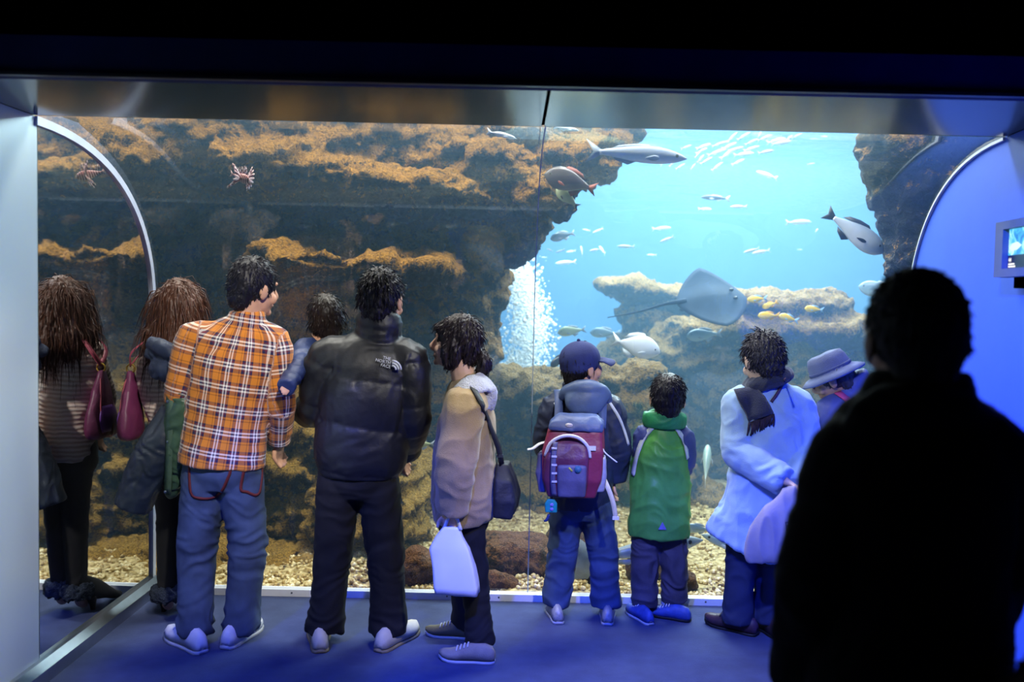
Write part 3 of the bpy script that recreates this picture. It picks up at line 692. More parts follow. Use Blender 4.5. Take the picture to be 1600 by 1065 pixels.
# ---- man in black puffer jacket
puf = mat('black_nylon', '#15161c', .48, 0, .15, 9, .15, 60, .006, spec=.5)
B = Fig('man in black puffer jacket and black trousers carrying a small child', 4.0, 4, 1.73, dict(
    head=(597, 468), neck=(592, 524), chest=(577, 592), waist=(568, 662), pelvis=(561, 735), shL=(512, 565), shR=(636, 566),
    elL=(495, 632, .04), wrL=(478, 646, .22), elR=(643, 650), wrR=(634, 705, .16), hipL=(530, 748), hipR=(590, 748), knL=(521, 862, .02), knR=(602, 862, .02), anL=(507, 988, .0), anR=(608, 988, .02)), (14, -4, 0), 1.13)
B.toe = dict(L=-14, R=26)
B.body(SK); B.hair(hairmat('#141119'), n=900, L=.030, lift=.26, seed=5, grav=.1, amp=.008, r=.0015)
def puff(F, per, a, z0=0.0, armp=.085):
    def fn(me):
        P = mco(me); J = F.J
        d = np.full(len(P), 1e9); best = np.full(len(P), 1e9)
        segs = [(F.sp(0), F.sp(3), per, .16)]+[(J['sh'+S], J['el'+S], armp, .08) for S in 'LR']+[(J['el'+S], J['wr'+S], armp, .07) for S in 'LR']
        for A_, B_, pr, rad in segs:
            A1 = np.array(A_[:]); D = np.array(B_[:])-A1; L = np.linalg.norm(D); t = D/L; q = P-A1; al = q @ t
            ds = np.linalg.norm(q-np.clip(al, 0, L)[:, None]*t, axis=1)-rad
            m = ds < best; best[m] = ds[m]
            al = al+.018*fbm(P, 5, 2)
            d[m] = (np.abs(np.sin(math.pi*(al+z0)/pr))**.55)[m]
        w_ = crease(P+np.stack([fbm(P, 6, 2)]*3, 1)*.08, (26, 26, 12)); push(me, a*(d-.55)+.0035*w_*(1.1-d))
    return fn
nk = B.J['neck']
jkB = B.top('jacket', puf, [(-.12, .175, .135), (.2, .20, .15), (1, .21, .152), (1.6, .216, .156), (2.1, .212, .152), (2.55, .19, .13), (2.85, .135, .10), (3.02, .09, .08)], (.102, .088, .066), fold=.004, seed=8, post=puff(B, .215, .014, .0, .2), trap=.075,
    collar=[([nk-V((0, 0, .03)), nk+V((0, -.012, .02)), nk+V((0, -.016, .075)), nk+V((0, -.012, .09))], [(.10, .092), (.105, .098), (.10, .09), (.08, .07)])])
B.pants(blackcloth, (.100, .085, .080, .086), waist=(.155, .11), fold=.009, seed=6)
bsh = mat('cream_canvas', '#c9c4b2', .7, 0, .1, 14, .2)
for S, px, py in (('L', 499, 1002), ('R', 618, 1003)): B.shoe(S, px, py, B.toe[S], bsh, mat('tan_sole', '#8d8064', .7), .31, kind='slip')
def child_of(F, name): return [c for c in F.root.children if c.name.split('.')[0] == name][0]
def text_mesh(txt, size, ext=.0008, align='LEFT'):
    cu = bpy.data.curves.new('t', 'FONT'); cu.body = txt; cu.size = size; cu.extrude = ext; cu.align_x = align; cu.resolution_u = 2
    o = bpy.data.objects.new('t', cu); col.objects.link(o); dg = bpy.context.evaluated_depsgraph_get()
    me = bpy.data.meshes.new_from_object(o.evaluated_get(dg), depsgraph=dg); bpy.data.objects.remove(o); return me
def place(me, p, xdir, n):
    n = n.normalized(); x = (xdir-n*xdir.dot(n)).normalized(); y = n.cross(x)
    me.transform(Matrix(((x.x, y.x, n.x, p.x), (x.y, y.y, n.y, p.y), (x.z, y.z, n.z, p.z), (0, 0, 0, 1))))
    return me
# printed chest mark on the back of the black jacket: three short lines of capitals and a quartered dome
bpy.context.view_layer.update()
silver = mat('silver_print', '#c9ccd4', .5, 0, .05, 20, 0)
p, nn = surf(jkB, 607, 570)
lg = None
for i, (tx, sz, dx) in enumerate((('THE', .019, .0), ('NORTH', .019, -.0), ('FACE', .019, .0))):
    me = place(text_mesh(tx, sz, .001, 'RIGHT'), p+nn*.014+V((.006, 0, .018-.017*i)), V((1, .0, -.16)), nn)
    o = link('logo' if lg is None else 'logo_line', me, silver, jkB if lg is None else lg, smooth=False)
    if lg is None: lg = o
mb = MB()
for r1 in (.040, .029, .018):
    pts = [p+nn*.014+V((.012+r1*math.sin(a), 0, -.022+r1*math.cos(a))) for a in [i*math.pi/16 for i in range(9)]]
    mb.ribbon(pts, .0075, .002, nn, 1)
mb.build('logo_dome', silver, lg)

# ---- child on his arm
navy = mat('navy_nylon', '#27355f', .5, 0, .2, 9, .2, 90, .005)
C = Fig('small child in navy jacket carried on the arm of the man in black puffer', 4.27, 25, .95, dict(
    head=(510, 497, .0), neck=(502, 533), chest=(498, 555), waist=(499, 582), pelvis=(506, 606), shL=(476, 545, -.1), shR=(535, 545, .05),
    elL=(466, 572, -.29), wrL=(452, 597, -.44), elR=(545, 580, .0), wrR=(560, 560, -.08), hipL=(505, 616, .03), hipR=(525, 616, .05), knL=(532, 634, .16), knR=(555, 632, .18), anL=(532, 674, .17), anR=(556, 672, .19)), (-20, 5, -8), 1.75, 'visitors at the aquarium window')
C.toe = dict(L=0, R=0); C.body(SK)
C.hair(hairmat('#1d1512', .3), n=500, L=.035, lift=.03, seed=9, grav=.3, blobs=[((0, -.02, -.02), (.09, .09, .08))], amp=.004)
C.top('jacket', navy, [(-.3, .15, .12), (.5, .17, .14), (1.5, .175, .14), (2.2, .18, .13), (2.7, .14, .11), (3, .1, .09)], (.09, .078, .072), sleeve=1.35, fold=.012, fsc=(10, 10, 22), seed=12)
C.pants(ddenim, (.09, .08, .075, .075), waist=(.14, .11), seed=3)
for S in 'LR':
    a = C.J['an'+S]
    mb = MB().tube([a+V((0, -.03, -.01)), a+V((0, .03, -.03)), a+V((0, .09, -.03))], [.03, .032, .022], (1, 0, 0), 12, 3); mb.build('shoe', navy, C.root)

# ---- woman with long brown hair beside the mirror wall
K = Fig('woman with long brown hair in ribbed beige cardigan and black trousers beside the mirror wall', 4.28, 6, 1.6, dict(
    head=(284, 478), neck=(277, 532), chest=(267, 590), waist=(278, 650), pelvis=(281, 712), shL=(243, 552), shR=(312, 556, .02),
    elL=(250, 622, .10), wrL=(262, 668, .13), elR=(318, 630, .05), wrR=(305, 680, .12), hipL=(265, 725), hipR=(299, 725), knL=(264, 822), knR=(298, 822, .02), anL=(261, 925), anR=(296, 922, .03)), (22, -4, 4), 1.12)
K.toe = dict(L=-12, R=18); K.body(skin('#d6ab90'))
bh = hairmat('#4a2d20', .33)
lk = []
for i in range(13):
    a = math.radians(-100+i*200/12); x0, y0_ = .085*math.sin(a), -.02-.085*math.cos(a); w1 = .012*math.sin(i*2.1); w2 = .016*math.cos(i*1.7); e = -.22-.04*math.cos(i*1.3)-.05*math.cos(a)
    lk.append(([(x0*.6, y0_*.6, .09), (x0, y0_, .02), (x0*1.15+w1, y0_*1.08, -.09), (x0*1.2+w2, y0_*1.12-.01, -.17), (x0*1.05-w1, y0_*1.0-w2, e)], [(.02, .018), (.032, .022), (.034, .022), (.03, .02), (.006, .006)]))
K.hair(bh, n=900, L=.085, lift=.05, seed=15, grav=.9, short=False, blobs=lk+[((0, -.06, -.08), (.08, .05, .1))], amp=.008, r=.0017)
def kn(me):
    J = K.J; fabattr(me, [(K.sp(-1), K.sp(3), K.r, .15)]+[(J['sh'+S], J['el'+S], K.f, .06) for S in 'LR']+[(J['el'+S], J['wr'+S], K.f, .05) for S in 'LR'])
K.top('cardigan', knit, [(-.15, .155, .13), (.4, .152, .13), (1, .148, .122), (2, .168, .128), (2.55, .155, .105), (2.85, .11, .085), (3.02, .07, .065)], (.075, .066, .055), fold=.006, seed=21, post=kn)
K.pants(blackcloth, (.088, .062, .055, .05), waist=(.15, .11), fold=.005, seed=9)
fur = N('fur_trim'); o_ = fur.coord(); fur.set(Base_Color=fur.mix(fur.noise(o_, 90, 3), lin('#1b2230'), lin('#48556b')), Roughness=1.0); fur.bump(fur.noise(o_, 160, 4), 1.0, .02)
bootm = mat('black_suede', '#16151a', .8, 0, .2, 15, .2)
for S, px, py in (('L', 258, 950), ('R', 295, 946)):
    c = atz(px, py); d = rotm(K.toe[S]) @ V((0, 1, 0)); x = rotm(K.toe[S]) @ V((1, 0, 0)); a = K.J['an'+S]
    b = MB(); b.tube([a+V((0, 0, .03)), V((c.x, c.y, .10))-d*.03, V((c.x, c.y, .06))+d*.05, V((c.x, c.y, .028))+d*.11, V((c.x, c.y, .024))+d*.15], [(.05, .05), (.042, .05), (.04, .032), (.038, .022), (.025, .014)], x, 16, 4)
    bo = link('boot', b.solid(.007, 3), bootm, K.root)
    MB().tube([V((c.x, c.y, .075))-d*.055, V((c.x, c.y, .03))-d*.045, V((c.x, c.y, .001))-d*.042], [(.028, .03), (.016, .016), (.012, .012)], x, 10, 3).build('heel', rubber_d, bo)
    f_ = MB(); 
    for i in range(20):
        th = 2*math.pi*i/20; f_.ell(V((a.x, a.y, a.z+.0))+x*.055*math.cos(th)+d*.055*math.sin(th)+V((0, 0, .012*math.sin(i*2.4))), (.024, .024, .034))
    me = f_.solid(.007, 1); push(me, .010*fbm(mco(me), 75, 3)); link('fur_cuff', me, fur.m, bo)

# purple shoulder bag of the long haired woman
purp = mat('purple_leather', '#6c2c52', .42, 0, .25, 8, .25, 70, .005); gold = mat('brass', '#c9a24a', .3, 1, .1, 10, 0); pinkl = mat('rose_leather', '#a8475a', .45, 0, .15, 12, .1)
bc = V((-1.797, 4.22, 1.005)); root = empty('handbag', (bc.x, bc.y, bc.z-.12), 'slouchy purple leather shoulder bag with brass rings against the mirror wall', 'bag')
ax = V((.08, -.997, 0)); n_ = V((.997, .08, 0))
mb = MB().tube([bc+V((0, 0, .19)), bc+V((.0, 0, .13)), bc+V((-.0, 0, .03)), bc+V((-.0, 0, -.06)), bc+V((0, 0, -.105)), bc+V((0, 0, -.125))], [(.018, .012), (.045, .022), (.088, .036), (.115, .044), (.112, .042), (.085, .03)], ax, 22, 4)
me = mb.solid(.006, 3); P = mco(me); push(me, .006*crease(P, (16, 16, 4), (3, 0, 0))); link('bag_body', me, purp, root)
MB().tube([bc+V((0, 0, .175))+ax*.012, bc+V((0, 0, .13))+ax*.035-n_*.018, bc-V((0, 0, .02))+ax*.06-n_*.034, bc-V((0, 0, .1))+ax*.05-n_*.036], [.004]*4, n_, 8, 4).build('piping', pinkl, root)
mb = MB(); rc = bc+V((0, 0, .205))
mb.tube([rc+V((.02*math.cos(t), -.004, .02*math.sin(t))) for t in [i*math.pi/6 for i in range(13)]], [.004]*13, (0, 1, 0), 8, 1); mb.build('ring', gold, root)
shl = K.J['shL']+V((.01, -.02, .085))
for q in (-.075, .07):
    MB().ribbon([rc+V((0, -.004, .015)), lerp(rc, shl, .5)+V((-.03, q*.9, .0)), shl+V((-.02, q*.7, -.015)), shl+V((.02, 0, .012))], .022, .005, (-.8, -.5, .3), 4).build('strap', pinkl, root)
MB().tube([bc+V((0, 0, .03))-n_*.030, bc-V((0, 0, .03))-n_*.036, bc-V((0, 0, .095))-n_*.036], [(.05, .009), (.075, .014), (.06, .01)], ax, 16, 3).build('outer_pocket', mat('violet_leather', '#6a3590', .42, 0, .2, 9, .2), root)

# ---- dark puffer coat over the plaid man's arm
cg = mat('green_nylon', '#38523f', .42, 0, .2, 8, .2, 50, .008); cn = mat('slate_nylon', '#1d2633', .5, 0, .2, 8, .2, 50, .008)
root = empty('puffer_coat', at(255, 700, 4.0), 'dark green and slate puffer coat hanging over the arm of the plaid shirt man', 'coat')
def wrk(mb, vox=.008, f=.008, sc=(22, 22, 9), seed=0):
    me = mb.solid(vox, 3); P = mco(me); push(me, f*(crease(P+np.stack([fbm(P, 6, 2)]*3, 1)*.1, sc, (seed, 0, 0))-.3)); return me
c4 = 3.98
link('body_panel', wrk(MB().tube([at(268, 560, c4+.1), at(285, 605, c4+.0), at(284, 650, c4-.01), at(281, 700, c4), at(274, 750, c4+.02), at(266, 780, c4+.03)], [(.03, .06), (.06, .08), (.068, .09), (.065, .085), (.045, .06), (.012, .02)], (1, 0, 0), 18, 4), f=.012, sc=(9, 9, 15), seed=2), cg, root)
link('sleeve', wrk(MB().tube([at(275, 640, c4+.03), at(257, 680, c4+.0), at(238, 715, c4-.01), at(221, 755, c4-.01), at(207, 792, c4-.01)], [.06, .08, .085, .083, .078], (1, 0, 0), 18, 4), f=.009, seed=5), cn, root)
link('hood', wrk(MB().ell(at(252, 552, c4+.04), (.075, .055, .035)).ell(at(262, 575, c4+.02), (.085, .065, .06)).tube([at(236, 535, c4+.03), at(258, 545, c4-.03), at(285, 560, c4-.03)], [.03, .034, .03], (0, 1, 0), 12, 3), seed=8), mat('navy_hood', '#222c44', .6, 0, .2, 9, .2), root)
MB().ribbon([at(266, 600, c4-.075), at(265, 660, c4-.085), at(264, 720, c4-.075), at(262, 770, c4-.035)], .035, .006, (-.3, -1, 0), 4).build('placket', mat('moss_nylon', '#48604f', .45, 0, .2, 12, .3, 40, .01), root)
for px, py in ((262, 627), (262, 690), (262, 720), (258, 768)):
    MB().ell(at(px, py, c4-.082+.045*max(0, (py-700)/70)), (.007, .004, .007)).build('snap', mat('snap_steel', '#7f8a98', .3, 1, .1, 10, 0), root)

# ---- woman in beige fleece jacket, seen from the side
beige = mat('beige_fleece', '#a38a62', .9, 0, .18, 7, .5, 220, .005, sheen=.3); fleece = mat('white_fleece', '#c8cbd6', .95, 0, .1, 30, .8, 150, .012, sheen=.3)
D = Fig('woman in beige fleece jacket with white lined hood and dark ponytail', 4.0, -72, 1.58, dict(
    head=(713, 535), neck=(729, 597), chest=(730, 660), waist=(725, 735), pelvis=(724, 795), shL=(727, 635, -.17), shR=(738, 632, .15),
    elL=(712, 725, -.25), wrL=(706, 800, -.2), elR=(735, 720, .2), wrR=(712, 770, .2), hipL=(728, 805, -.05), hipR=(724, 805, .08), knL=(741, 895, -.06), knR=(722, 890, .1), anL=(751, 1005, -.12), anR=(728, 965, .12)), (-76, 4, 0), 1.12)
D.toe = dict(L=-82, R=-80); D.body(skin('#d9b09a'))
D.hair(hairmat('#1e161c', .34), n=700, L=.035, lift=.04, seed=19, grav=.3, amp=.009, blobs=[((0, .06, .055), (.066, .03, .035)), ((-.068, .0, -.035), (.026, .05, .08)), ((.068, .0, -.035), (.026, .05, .08)),
    ([(0, -.08, -.03), (0, -.115, -.03), (0, -.135, -.07), (0, -.13, -.11), (0, -.115, -.135)], [(.025, .022), (.02, .018), (.034, .03), (.03, .026), (.012, .012)])])
tie = D.hp(0, -.105, -.028)
MB().ell(tie, (.012, .02, .022)).build('hair_tie', mat('pale_elastic', '#c8c6d2', .6), D.root)
nk = D.J['neck']
D.top('jacket', beige, [(-.3, .19, .125, .0), (-.05, .205, .148), (.6, .20, .15), (1.2, .195, .148), (1.9, .19, .14), (2.45, .165, .12), (2.85, .12, .09), (3.0, .085, .075)], (.098, .092, .07), fold=.017, fsc=(6, 6, 8), seed=31, trap=.07)
hood = MB()
hood.tube([at(692, 672, 3.93), at(703, 640, 3.86), at(722, 612, 3.83), at(748, 598, 3.88), at(762, 604, 4.0), at(748, 598, 4.12), at(720, 608, 4.16), at(698, 650, 4.1)], [(.02, .009), (.038, .011), (.052, .013), (.06, .02), (.06, .026), (.06, .02), (.045, .013), (.02, .009)], (0, -.35, 1), 14, 4)
hood.ell(at(757, 626, 4.0), (.045, .12, .055)).tube([at(745, 585, 3.95), at(767, 610, 3.92), at(767, 640, 3.94)], [.022, .03, .016], (0, 1, 0), 12, 3)
link('hood', hood.solid(.008, 4), fleece, D.root)
D.pants(blackcloth, (.088, .07, .064, .068), waist=(.145, .115), fold=.008, seed=13)
taupe = mat('taupe_suede', '#8f8778', .7, 0, .2, 12, .3); D.shoe('L', 734, 1032, -82, taupe, rubber_w, .27, lace=rubber_w); D.shoe('R', 706, 994, -80, mat('olive_suede', '#6e6a50', .7, 0, .2, 12, .3), rubber_w, .25, lace=rubber_w)

# white carrier bag in her hand
cb = N('carrier_plastic'); o_ = cb.coord(); cb.set(Base_Color=cb.mix(cb.noise(o_, 5, 3), lin('#d6dae4'), lin('#e8eaf0')), Roughness=.5); cb.b.inputs['Transmission Weight'].default_value = 0
wb = D.J['wrL']+V((0, 0, -.085)); root = empty('carrier_bag', at(712, 925, 3.82), 'pale plain carrier bag hanging from the hand of the beige jacket woman', 'bag')
yb = wb.y
def ringrect(c, w_, d_, tilt):
    x = V((math.cos(tilt), math.sin(tilt)*.3, -math.sin(tilt)*.18)); y = V((.12, 1, 0)).normalized(); r = .012
    out = []
    for sx_, sy_ in ((1, 1), (-1, 1), (-1, -1), (1, -1)):
        for a in range(3):
            t = math.atan2(sy_, sx_)-.6+.6*a; out.append(c+x*(sx_*(w_-r)+r*math.cos(t))+y*(sy_*max(d_-r, .002)+min(r, d_)*math.sin(t)))
    return out
def loft_rings(rings):
    mb = MB(); n = len(rings[0]); vs = [v for r in rings for v in r]
    return mb.add(vs, [(i*n+j, i*n+(j+1) % n, (i+1)*n+(j+1) % n, (i+1)*n+j) for i in range(len(rings)-1) for j in range(n)]+[tuple(range(n)), tuple((len(rings)-1)*n+j for j in range(n))])
cbm = loft_rings([ringrect(at(706, 822, yb), .035, .012, .1), ringrect(at(703, 838, yb), .058, .022, .12), ringrect(at(704, 856, yb), .083, .034, .2), ringrect(at(710, 885, yb), .088, .042, .25), ringrect(at(715, 924, yb), .092, .046, .3)]).mesh('b')
bmx = bmesh.new(); bmx.from_mesh(cbm); bmesh.ops.subdivide_edges(bmx, edges=bmx.edges[:], cuts=3, use_grid_fill=True); bmx.to_mesh(cbm); bmx.free(); cbm.update()
push(cbm, .006*crease(mco(cbm), (9, 9, 4), (5, 0, 0))); link('bag_body', cbm, cb.m, root)
for q in (-.012, .02): MB().ribbon([at(694, 826, yb+q), at(702, 806, yb+q), at(712, 806, yb+q), at(720, 828, yb+q)], .014, .004, (0, -1, .1), 4).build('handle', cb.m, root)

# black shoulder bag behind her
bkl = mat('black_canvas', '#1d1f26', .6, 0, .25, 9, .3, 60, .006); root = empty('messenger_bag', at(786, 798, 4.02), 'black canvas shoulder bag hanging behind the beige jacket woman', 'bag')
me = loft_rings([ringrect(at(786, 722, 4.02), .03, .05, .5), ringrect(at(790, 745, 4.02), .044, .10, .5), ringrect(at(793, 775, 4.02), .052, .12, .5), ringrect(at(790, 800, 4.02), .048, .12, .6)]).solid(.007, 4)
push(me, .005*crease(mco(me), (14, 14, 8))); link('bag_body', me, bkl, root)
bpy.context.view_layer.update(); jkD = child_of(D, 'jacket'); sps = [at(784, 726, 3.97), at(779, 700, 3.93)]; sns = [V((.7, -.7, .1)), V((.7, -.7, .1))]
for px, py in ((765, 668), (760, 652), (754, 636), (747, 622), (740, 610)):
    a, nn = surf(jkD, px, py); sps.append(a+nn*.006); sns.append(nn)
sps.append(sps[-1]+V((-.03, .10, .04))); sns.append(V((0, -.3, 1)))
MB().ribbon(sps, .03, .004, sns, 2).build('strap', bkl, root)
MB().box(at(781, 712, 3.94), (.03, .01, .012)).build('buckle', mat('buckle_steel', '#b9bcc4', .3, 1, .1, 10, 0), root, smooth=False)
# ---- boy in navy cap with backpack
jn = mat('navy_shell', '#232c48', .5, 0, .2, 8, .2, 60, .006)
E = Fig('boy in navy cap and navy hooded jacket with grey piping wearing a backpack', 4.42, 8, 1.40, dict(
    head=(910, 573), neck=(906, 612), chest=(905, 662), waist=(906, 722), pelvis=(907, 780), shL=(868, 640), shR=(950, 640),
    elL=(856, 690, .0), wrL=(872, 735, .05), elR=(965, 700), wrR=(960, 748, .05), hipL=(885, 795), hipR=(932, 795), knL=(878, 868, .02), knR=(943, 868, .02), anL=(869, 940), anR=(947, 940)), (58, 6, 0), 1.2)
E.toe = dict(L=-6, R=6); E.body(skin('#d0a184')); E.hair(HAIRBLACK, n=300, L=.03, lift=.1, seed=41)
capm = mat('navy_cotton', '#2a3468', .85, 0, .15, 14, .3, 200, .003)
q = E.hs; cm = MB().ell(E.hp(0, -.014, .042), (.094*q, .112*q, .093*q), E.HR, 24, 16).ell(E.hp(0, -.05, .01), (.085*q, .07*q, .06*q), E.HR).solid(.006, 3)
cap = link('cap', cm, capm, E.root)
br = MB(); vs = []; nb = 13
for i in range(nb):
    a = math.radians(-62+124*i/(nb-1))
    for (rad, zz) in ((.085, .036), (.125, .034), (.168, .020)):
        yy = (rad+ (.012 if rad > .1 else 0))*math.cos(a); xx = rad*.85*math.sin(a); vs.append(E.hp(xx, yy, zz-.35*abs(xx)**1.6))
nv_ = len(vs); up_ = E.HR @ V((0, 0, 1)); vs += [v-up_*.006*q for v in vs]
fs = []
for i in range(nb-1):
    for j in range(2): 
        f4 = (i*3+j, i*3+j+1, (i+1)*3+j+1, (i+1)*3+j); fs.append(f4); fs.append(tuple(nv_+x for x in f4[::-1]))
    fs.append((i*3+2, nv_+i*3+2, nv_+(i+1)*3+2, (i+1)*3+2)); fs.append((i*3, (i+1)*3, nv_+(i+1)*3, nv_+i*3))
fs += [(0, nv_, nv_+1, 1), (1, nv_+1, nv_+2, 2)]; e0 = (nb-1)*3; fs += [(e0, e0+1, nv_+e0+1, nv_+e0), (e0+1, e0+2, nv_+e0+2, nv_+e0+1)]
MB().add(vs, fs).build('brim', capm, cap)
MB().ell(E.hp(0, -.014, .137), .009*q).build('button', capm, cap)
nk = E.J['neck']
jkE = E.top('jacket', jn, [(-.25, .185, .14), (.3, .195, .145), (1, .20, .15), (1.6, .205, .15), (2.1, .205, .15), (2.55, .185, .13), (2.85, .135, .10), (3.02, .095, .085)], (.10, .09, .07), fold=.012, fsc=(9, 9, 13), seed=44, trap=.08,
    collar=[([nk-V((0, 0, .02)), nk+V((0, 0, .045))], [(.088, .085), (.082, .08)])])
hm = MB().tube([at(878, 622, 4.36), at(890, 610, 4.33), at(915, 605, 4.31), at(940, 612, 4.33), at(952, 630, 4.38)], [(.022, .022), (.032, .03), (.036, .034), (.034, .03), (.02, .02)], (0, 1, 0), 14, 4)
hm.tube([at(912, 606, 4.33), at(917, 622, 4.305), at(921, 636, 4.30), at(924, 646, 4.315)], [(.09, .03), (.105, .038), (.085, .03), (.045, .015)], (1, 0, 0), 18, 4)
me = hm.solid(.007, 3); P = mco(me); push(me, .008*crease(P, (12, 12, 7), (2, 0, 0))); link('hood', me, mat('slate_shell', '#4d6088', .5, 0, .2, 8, .2, 60, .006), E.root)
bpy.context.view_layer.update()
greyw = mat('grey_piping', '#c3c8d4', .6, 0, .05, 20, .1)
trace(jkE, [(952, 628), (966, 650), (975, 672), (982, 695)], .014, .003, greyw, 'piping')
trace(jkE, [(868, 628), (876, 645)], .02, .004, greyw, 'piping')
E.pants(mat('boy_denim', '#34486f', .85, 0, .3, 8, .3, 400, .003), (.105, .09, .088, .092), waist=(.165, .125), fold=.010, seed=45, name='jeans')
silv = mat('silver_mesh', '#9b9da6', .45, .2, .25, 40, .3)
for S, px, py in (('L', 868, 963), ('R', 949, 965)): E.shoe(S, px, py, E.toe[S], silv, rubber_w, .30, lace=rubber_w)

# backpack
mar = mat('maroon_nylon', '#7c2a45', .45, 0, .2, 9, .25, 60, .006); gry = mat('grey_nylon', '#5d5c78', .55, 0, .18, 12, .25, 90, .005); lil = mat('lilac_nylon', '#46588c', .5, 0, .2, 12, .25, 60, .006); wstr = mat('pale_webbing', '#cfcfd6', .7, 0, .08, 40, .2)
yb = 4.185; pk = empty('backpack', at(897, 775, yb), 'maroon and grey daypack with lilac lid on the back of the capped boy', 'backpack')
def rb_(px, py, y, w_, d_, tilt=0.0): return ringrect(at(px, py, y), w_, d_, tilt)
def soft(rings, vox=.007, sm=5, f=.004, sc=(12, 12, 8), seed=0):
    me = loft_rings(rings).solid(vox, sm); push(me, f*crease(mco(me), sc, (seed, 0, 0))); return me
link('main_compartment', soft([rb_(895, 772, yb, .105, .075), rb_(895, 745, yb, .135, .10), rb_(897, 700, yb, .14, .10), rb_(900, 670, yb, .128, .08), rb_(901, 660, yb, .11, .06)]), mar, pk)
link('lid', soft([rb_(901, 669, yb-.012, .132, .085, .25), rb_(902, 658, yb-.012, .125, .075, .2), rb_(903, 648, yb-.008, .09, .045, .1)], f=.006), lil, pk)
fp = link('front_pocket', soft([rb_(885, 774, yb-.075, .085, .03), rb_(884, 750, yb-.085, .10, .04), rb_(886, 715, yb-.085, .10, .04), rb_(890, 692, yb-.075, .085, .03), rb_(893, 682, yb-.06, .05, .02)]), mat('plum_nylon', '#5c2a44', .45, 0, .2, 9, .25, 60, .006), pk)
link('lower_pocket', soft([rb_(893, 775, yb-.10, .062, .02), rb_(893, 750, yb-.118, .066, .022), rb_(894, 726, yb-.116, .066, .02)]), gry, fp)
MB().tube([at(852, 712, yb-.10), at(860, 692, yb-.115), at(880, 681, yb-.12), at(902, 683, yb-.12), at(918, 697, yb-.11), at(922, 715, yb-.10)], [.008]*6, (0, 1, 0), 8, 4).build('zip', wstr, fp)
link('side_pocket', soft([rb_(934, 765, yb-.02, .028, .055), rb_(936, 740, yb-.02, .036, .06), rb_(935, 712, yb-.02, .034, .055)]), mat('pale_mesh', '#8e90a6', .6, 0, .15, 40, .4), pk)
link('side_pocket', soft([rb_(849, 765, yb-.02, .02, .05), rb_(848, 735, yb-.02, .028, .055), rb_(850, 705, yb-.02, .024, .05)]), gry, pk)
ds = MB().ribbon([at(868, 690, yb-.128), at(865, 720, yb-.138), at(864, 750, yb-.138), at(866, 774, yb-.12)], .022, .006, (-.15, -1, 0), 4).build('daisy_strap', gry, pk)
for py in (700, 713, 726, 739, 752): MB().box(at(866, py, yb-.142), (.024, .006, .008)).build('loop', wstr, ds, smooth=False)
MB().ribbon([at(855, 690, yb-.04), at(843, 693, yb-.05), at(833, 700, yb-.06), at(824, 702, yb-.06)], .018, .003, (0, -.3, 1), 4).build('strap_end', wstr, pk)
MB().ribbon([at(942, 745, yb-.03), at(950, 762, yb-.05), at(958, 785, yb-.05), at(962, 808, yb-.04)], .022, .004, (0, -1, 0), 4).build('waist_strap', mat('cream_webbing', '#c9c3ae', .7, 0, .08, 40, .2), pk)
MB().box(at(962, 809, yb-.045), (.03, .008, .016)).build('buckle', wstr, pk, smooth=False)
MB().tube([at(938, 690, yb-.06), at(944, 705, yb-.08), at(955, 715, yb-.08), at(964, 722, yb-.07)], [.0035]*4, (0, 1, 0), 6, 4).build('cord', wstr, pk)
MB().box(at(925, 700, yb-.105), (.035, .012, .02)).build('buckle', wstr, pk, smooth=False)
MB().tube([at(889, 664, yb-.094), at(889, 664, yb-.102)], [(.018, .010)]*2, (1, 0, 0), 14, 1).build('badge', mat('badge_grey', '#b9b4c0', .5), pk)
MB().tube([at(903, 733, yb-.139), at(903, 733, yb-.143)], [.016]*2, (1, 0, 0), 18, 1).build('badge', mat('teal_badge', '#3a6a80', .5), fp)
MB().ribbon([at(889, 730, yb-.138), at(894, 736, yb-.14)], .008, .003, (0, -1, 0), 1).build('zip_pull', mat('lemon_tag', '#c9c24a', .6), fp)
bpy.context.view_layer.update()
for px in (872, 940):   # straps laid over the shoulders of the jacket
    xs_ = at(px, 630, 4.4).x; ps = [at(px, 668, yb+.075)]; ns = [V((0, -1, .1))]
    for yy in (4.31, 4.34, 4.38, 4.42, 4.46, 4.50):
        hit, p, nn, _ = jkE.ray_cast(V((xs_, yy, 1.9)), V((0, 0, -1)))
        if hit: ps.append(p+nn*.006); ns.append(nn)
    MB().ribbon(ps, .04, .010, ns, 2).build('shoulder_strap', lil, pk)
tg = empty('luggage_charm', at(862, 800, yb-.08), 'teal rounded charm dangling from the daypack', 'charm')
me = loft_rings([rb_(861, 800, yb-.09, .028, .007), rb_(861, 786, yb-.09, .029, .008), rb_(861, 779, yb-.09, .016, .006)]).solid(.0035, 3); link('tag_body', me, mat('teal_rubber', '#1d8f8a', .5, 0, .1, 20, .05), tg)
MB().tube([at(862, 779, yb-.09), at(863, 772, yb-.105), at(863, 767, yb-.108)], [.003]*3, (1, 0, 0), 6, 3).build('loop', blackcloth, tg)
for py in (788, 795): MB().tube([at(862, py, yb-.098), at(862, py, yb-.101)], [.009]*2, (1, 0, 0), 12, 1).build('mark', mat('lilac_mark', '#8f86c8', .5), tg)
MB().tube([at(858, 803, yb-.09), at(855, 811, yb-.09), at(850, 814, yb-.09)], [.006, .008, .004], (0, 1, 0), 8, 3).build('tassel', navy, tg)

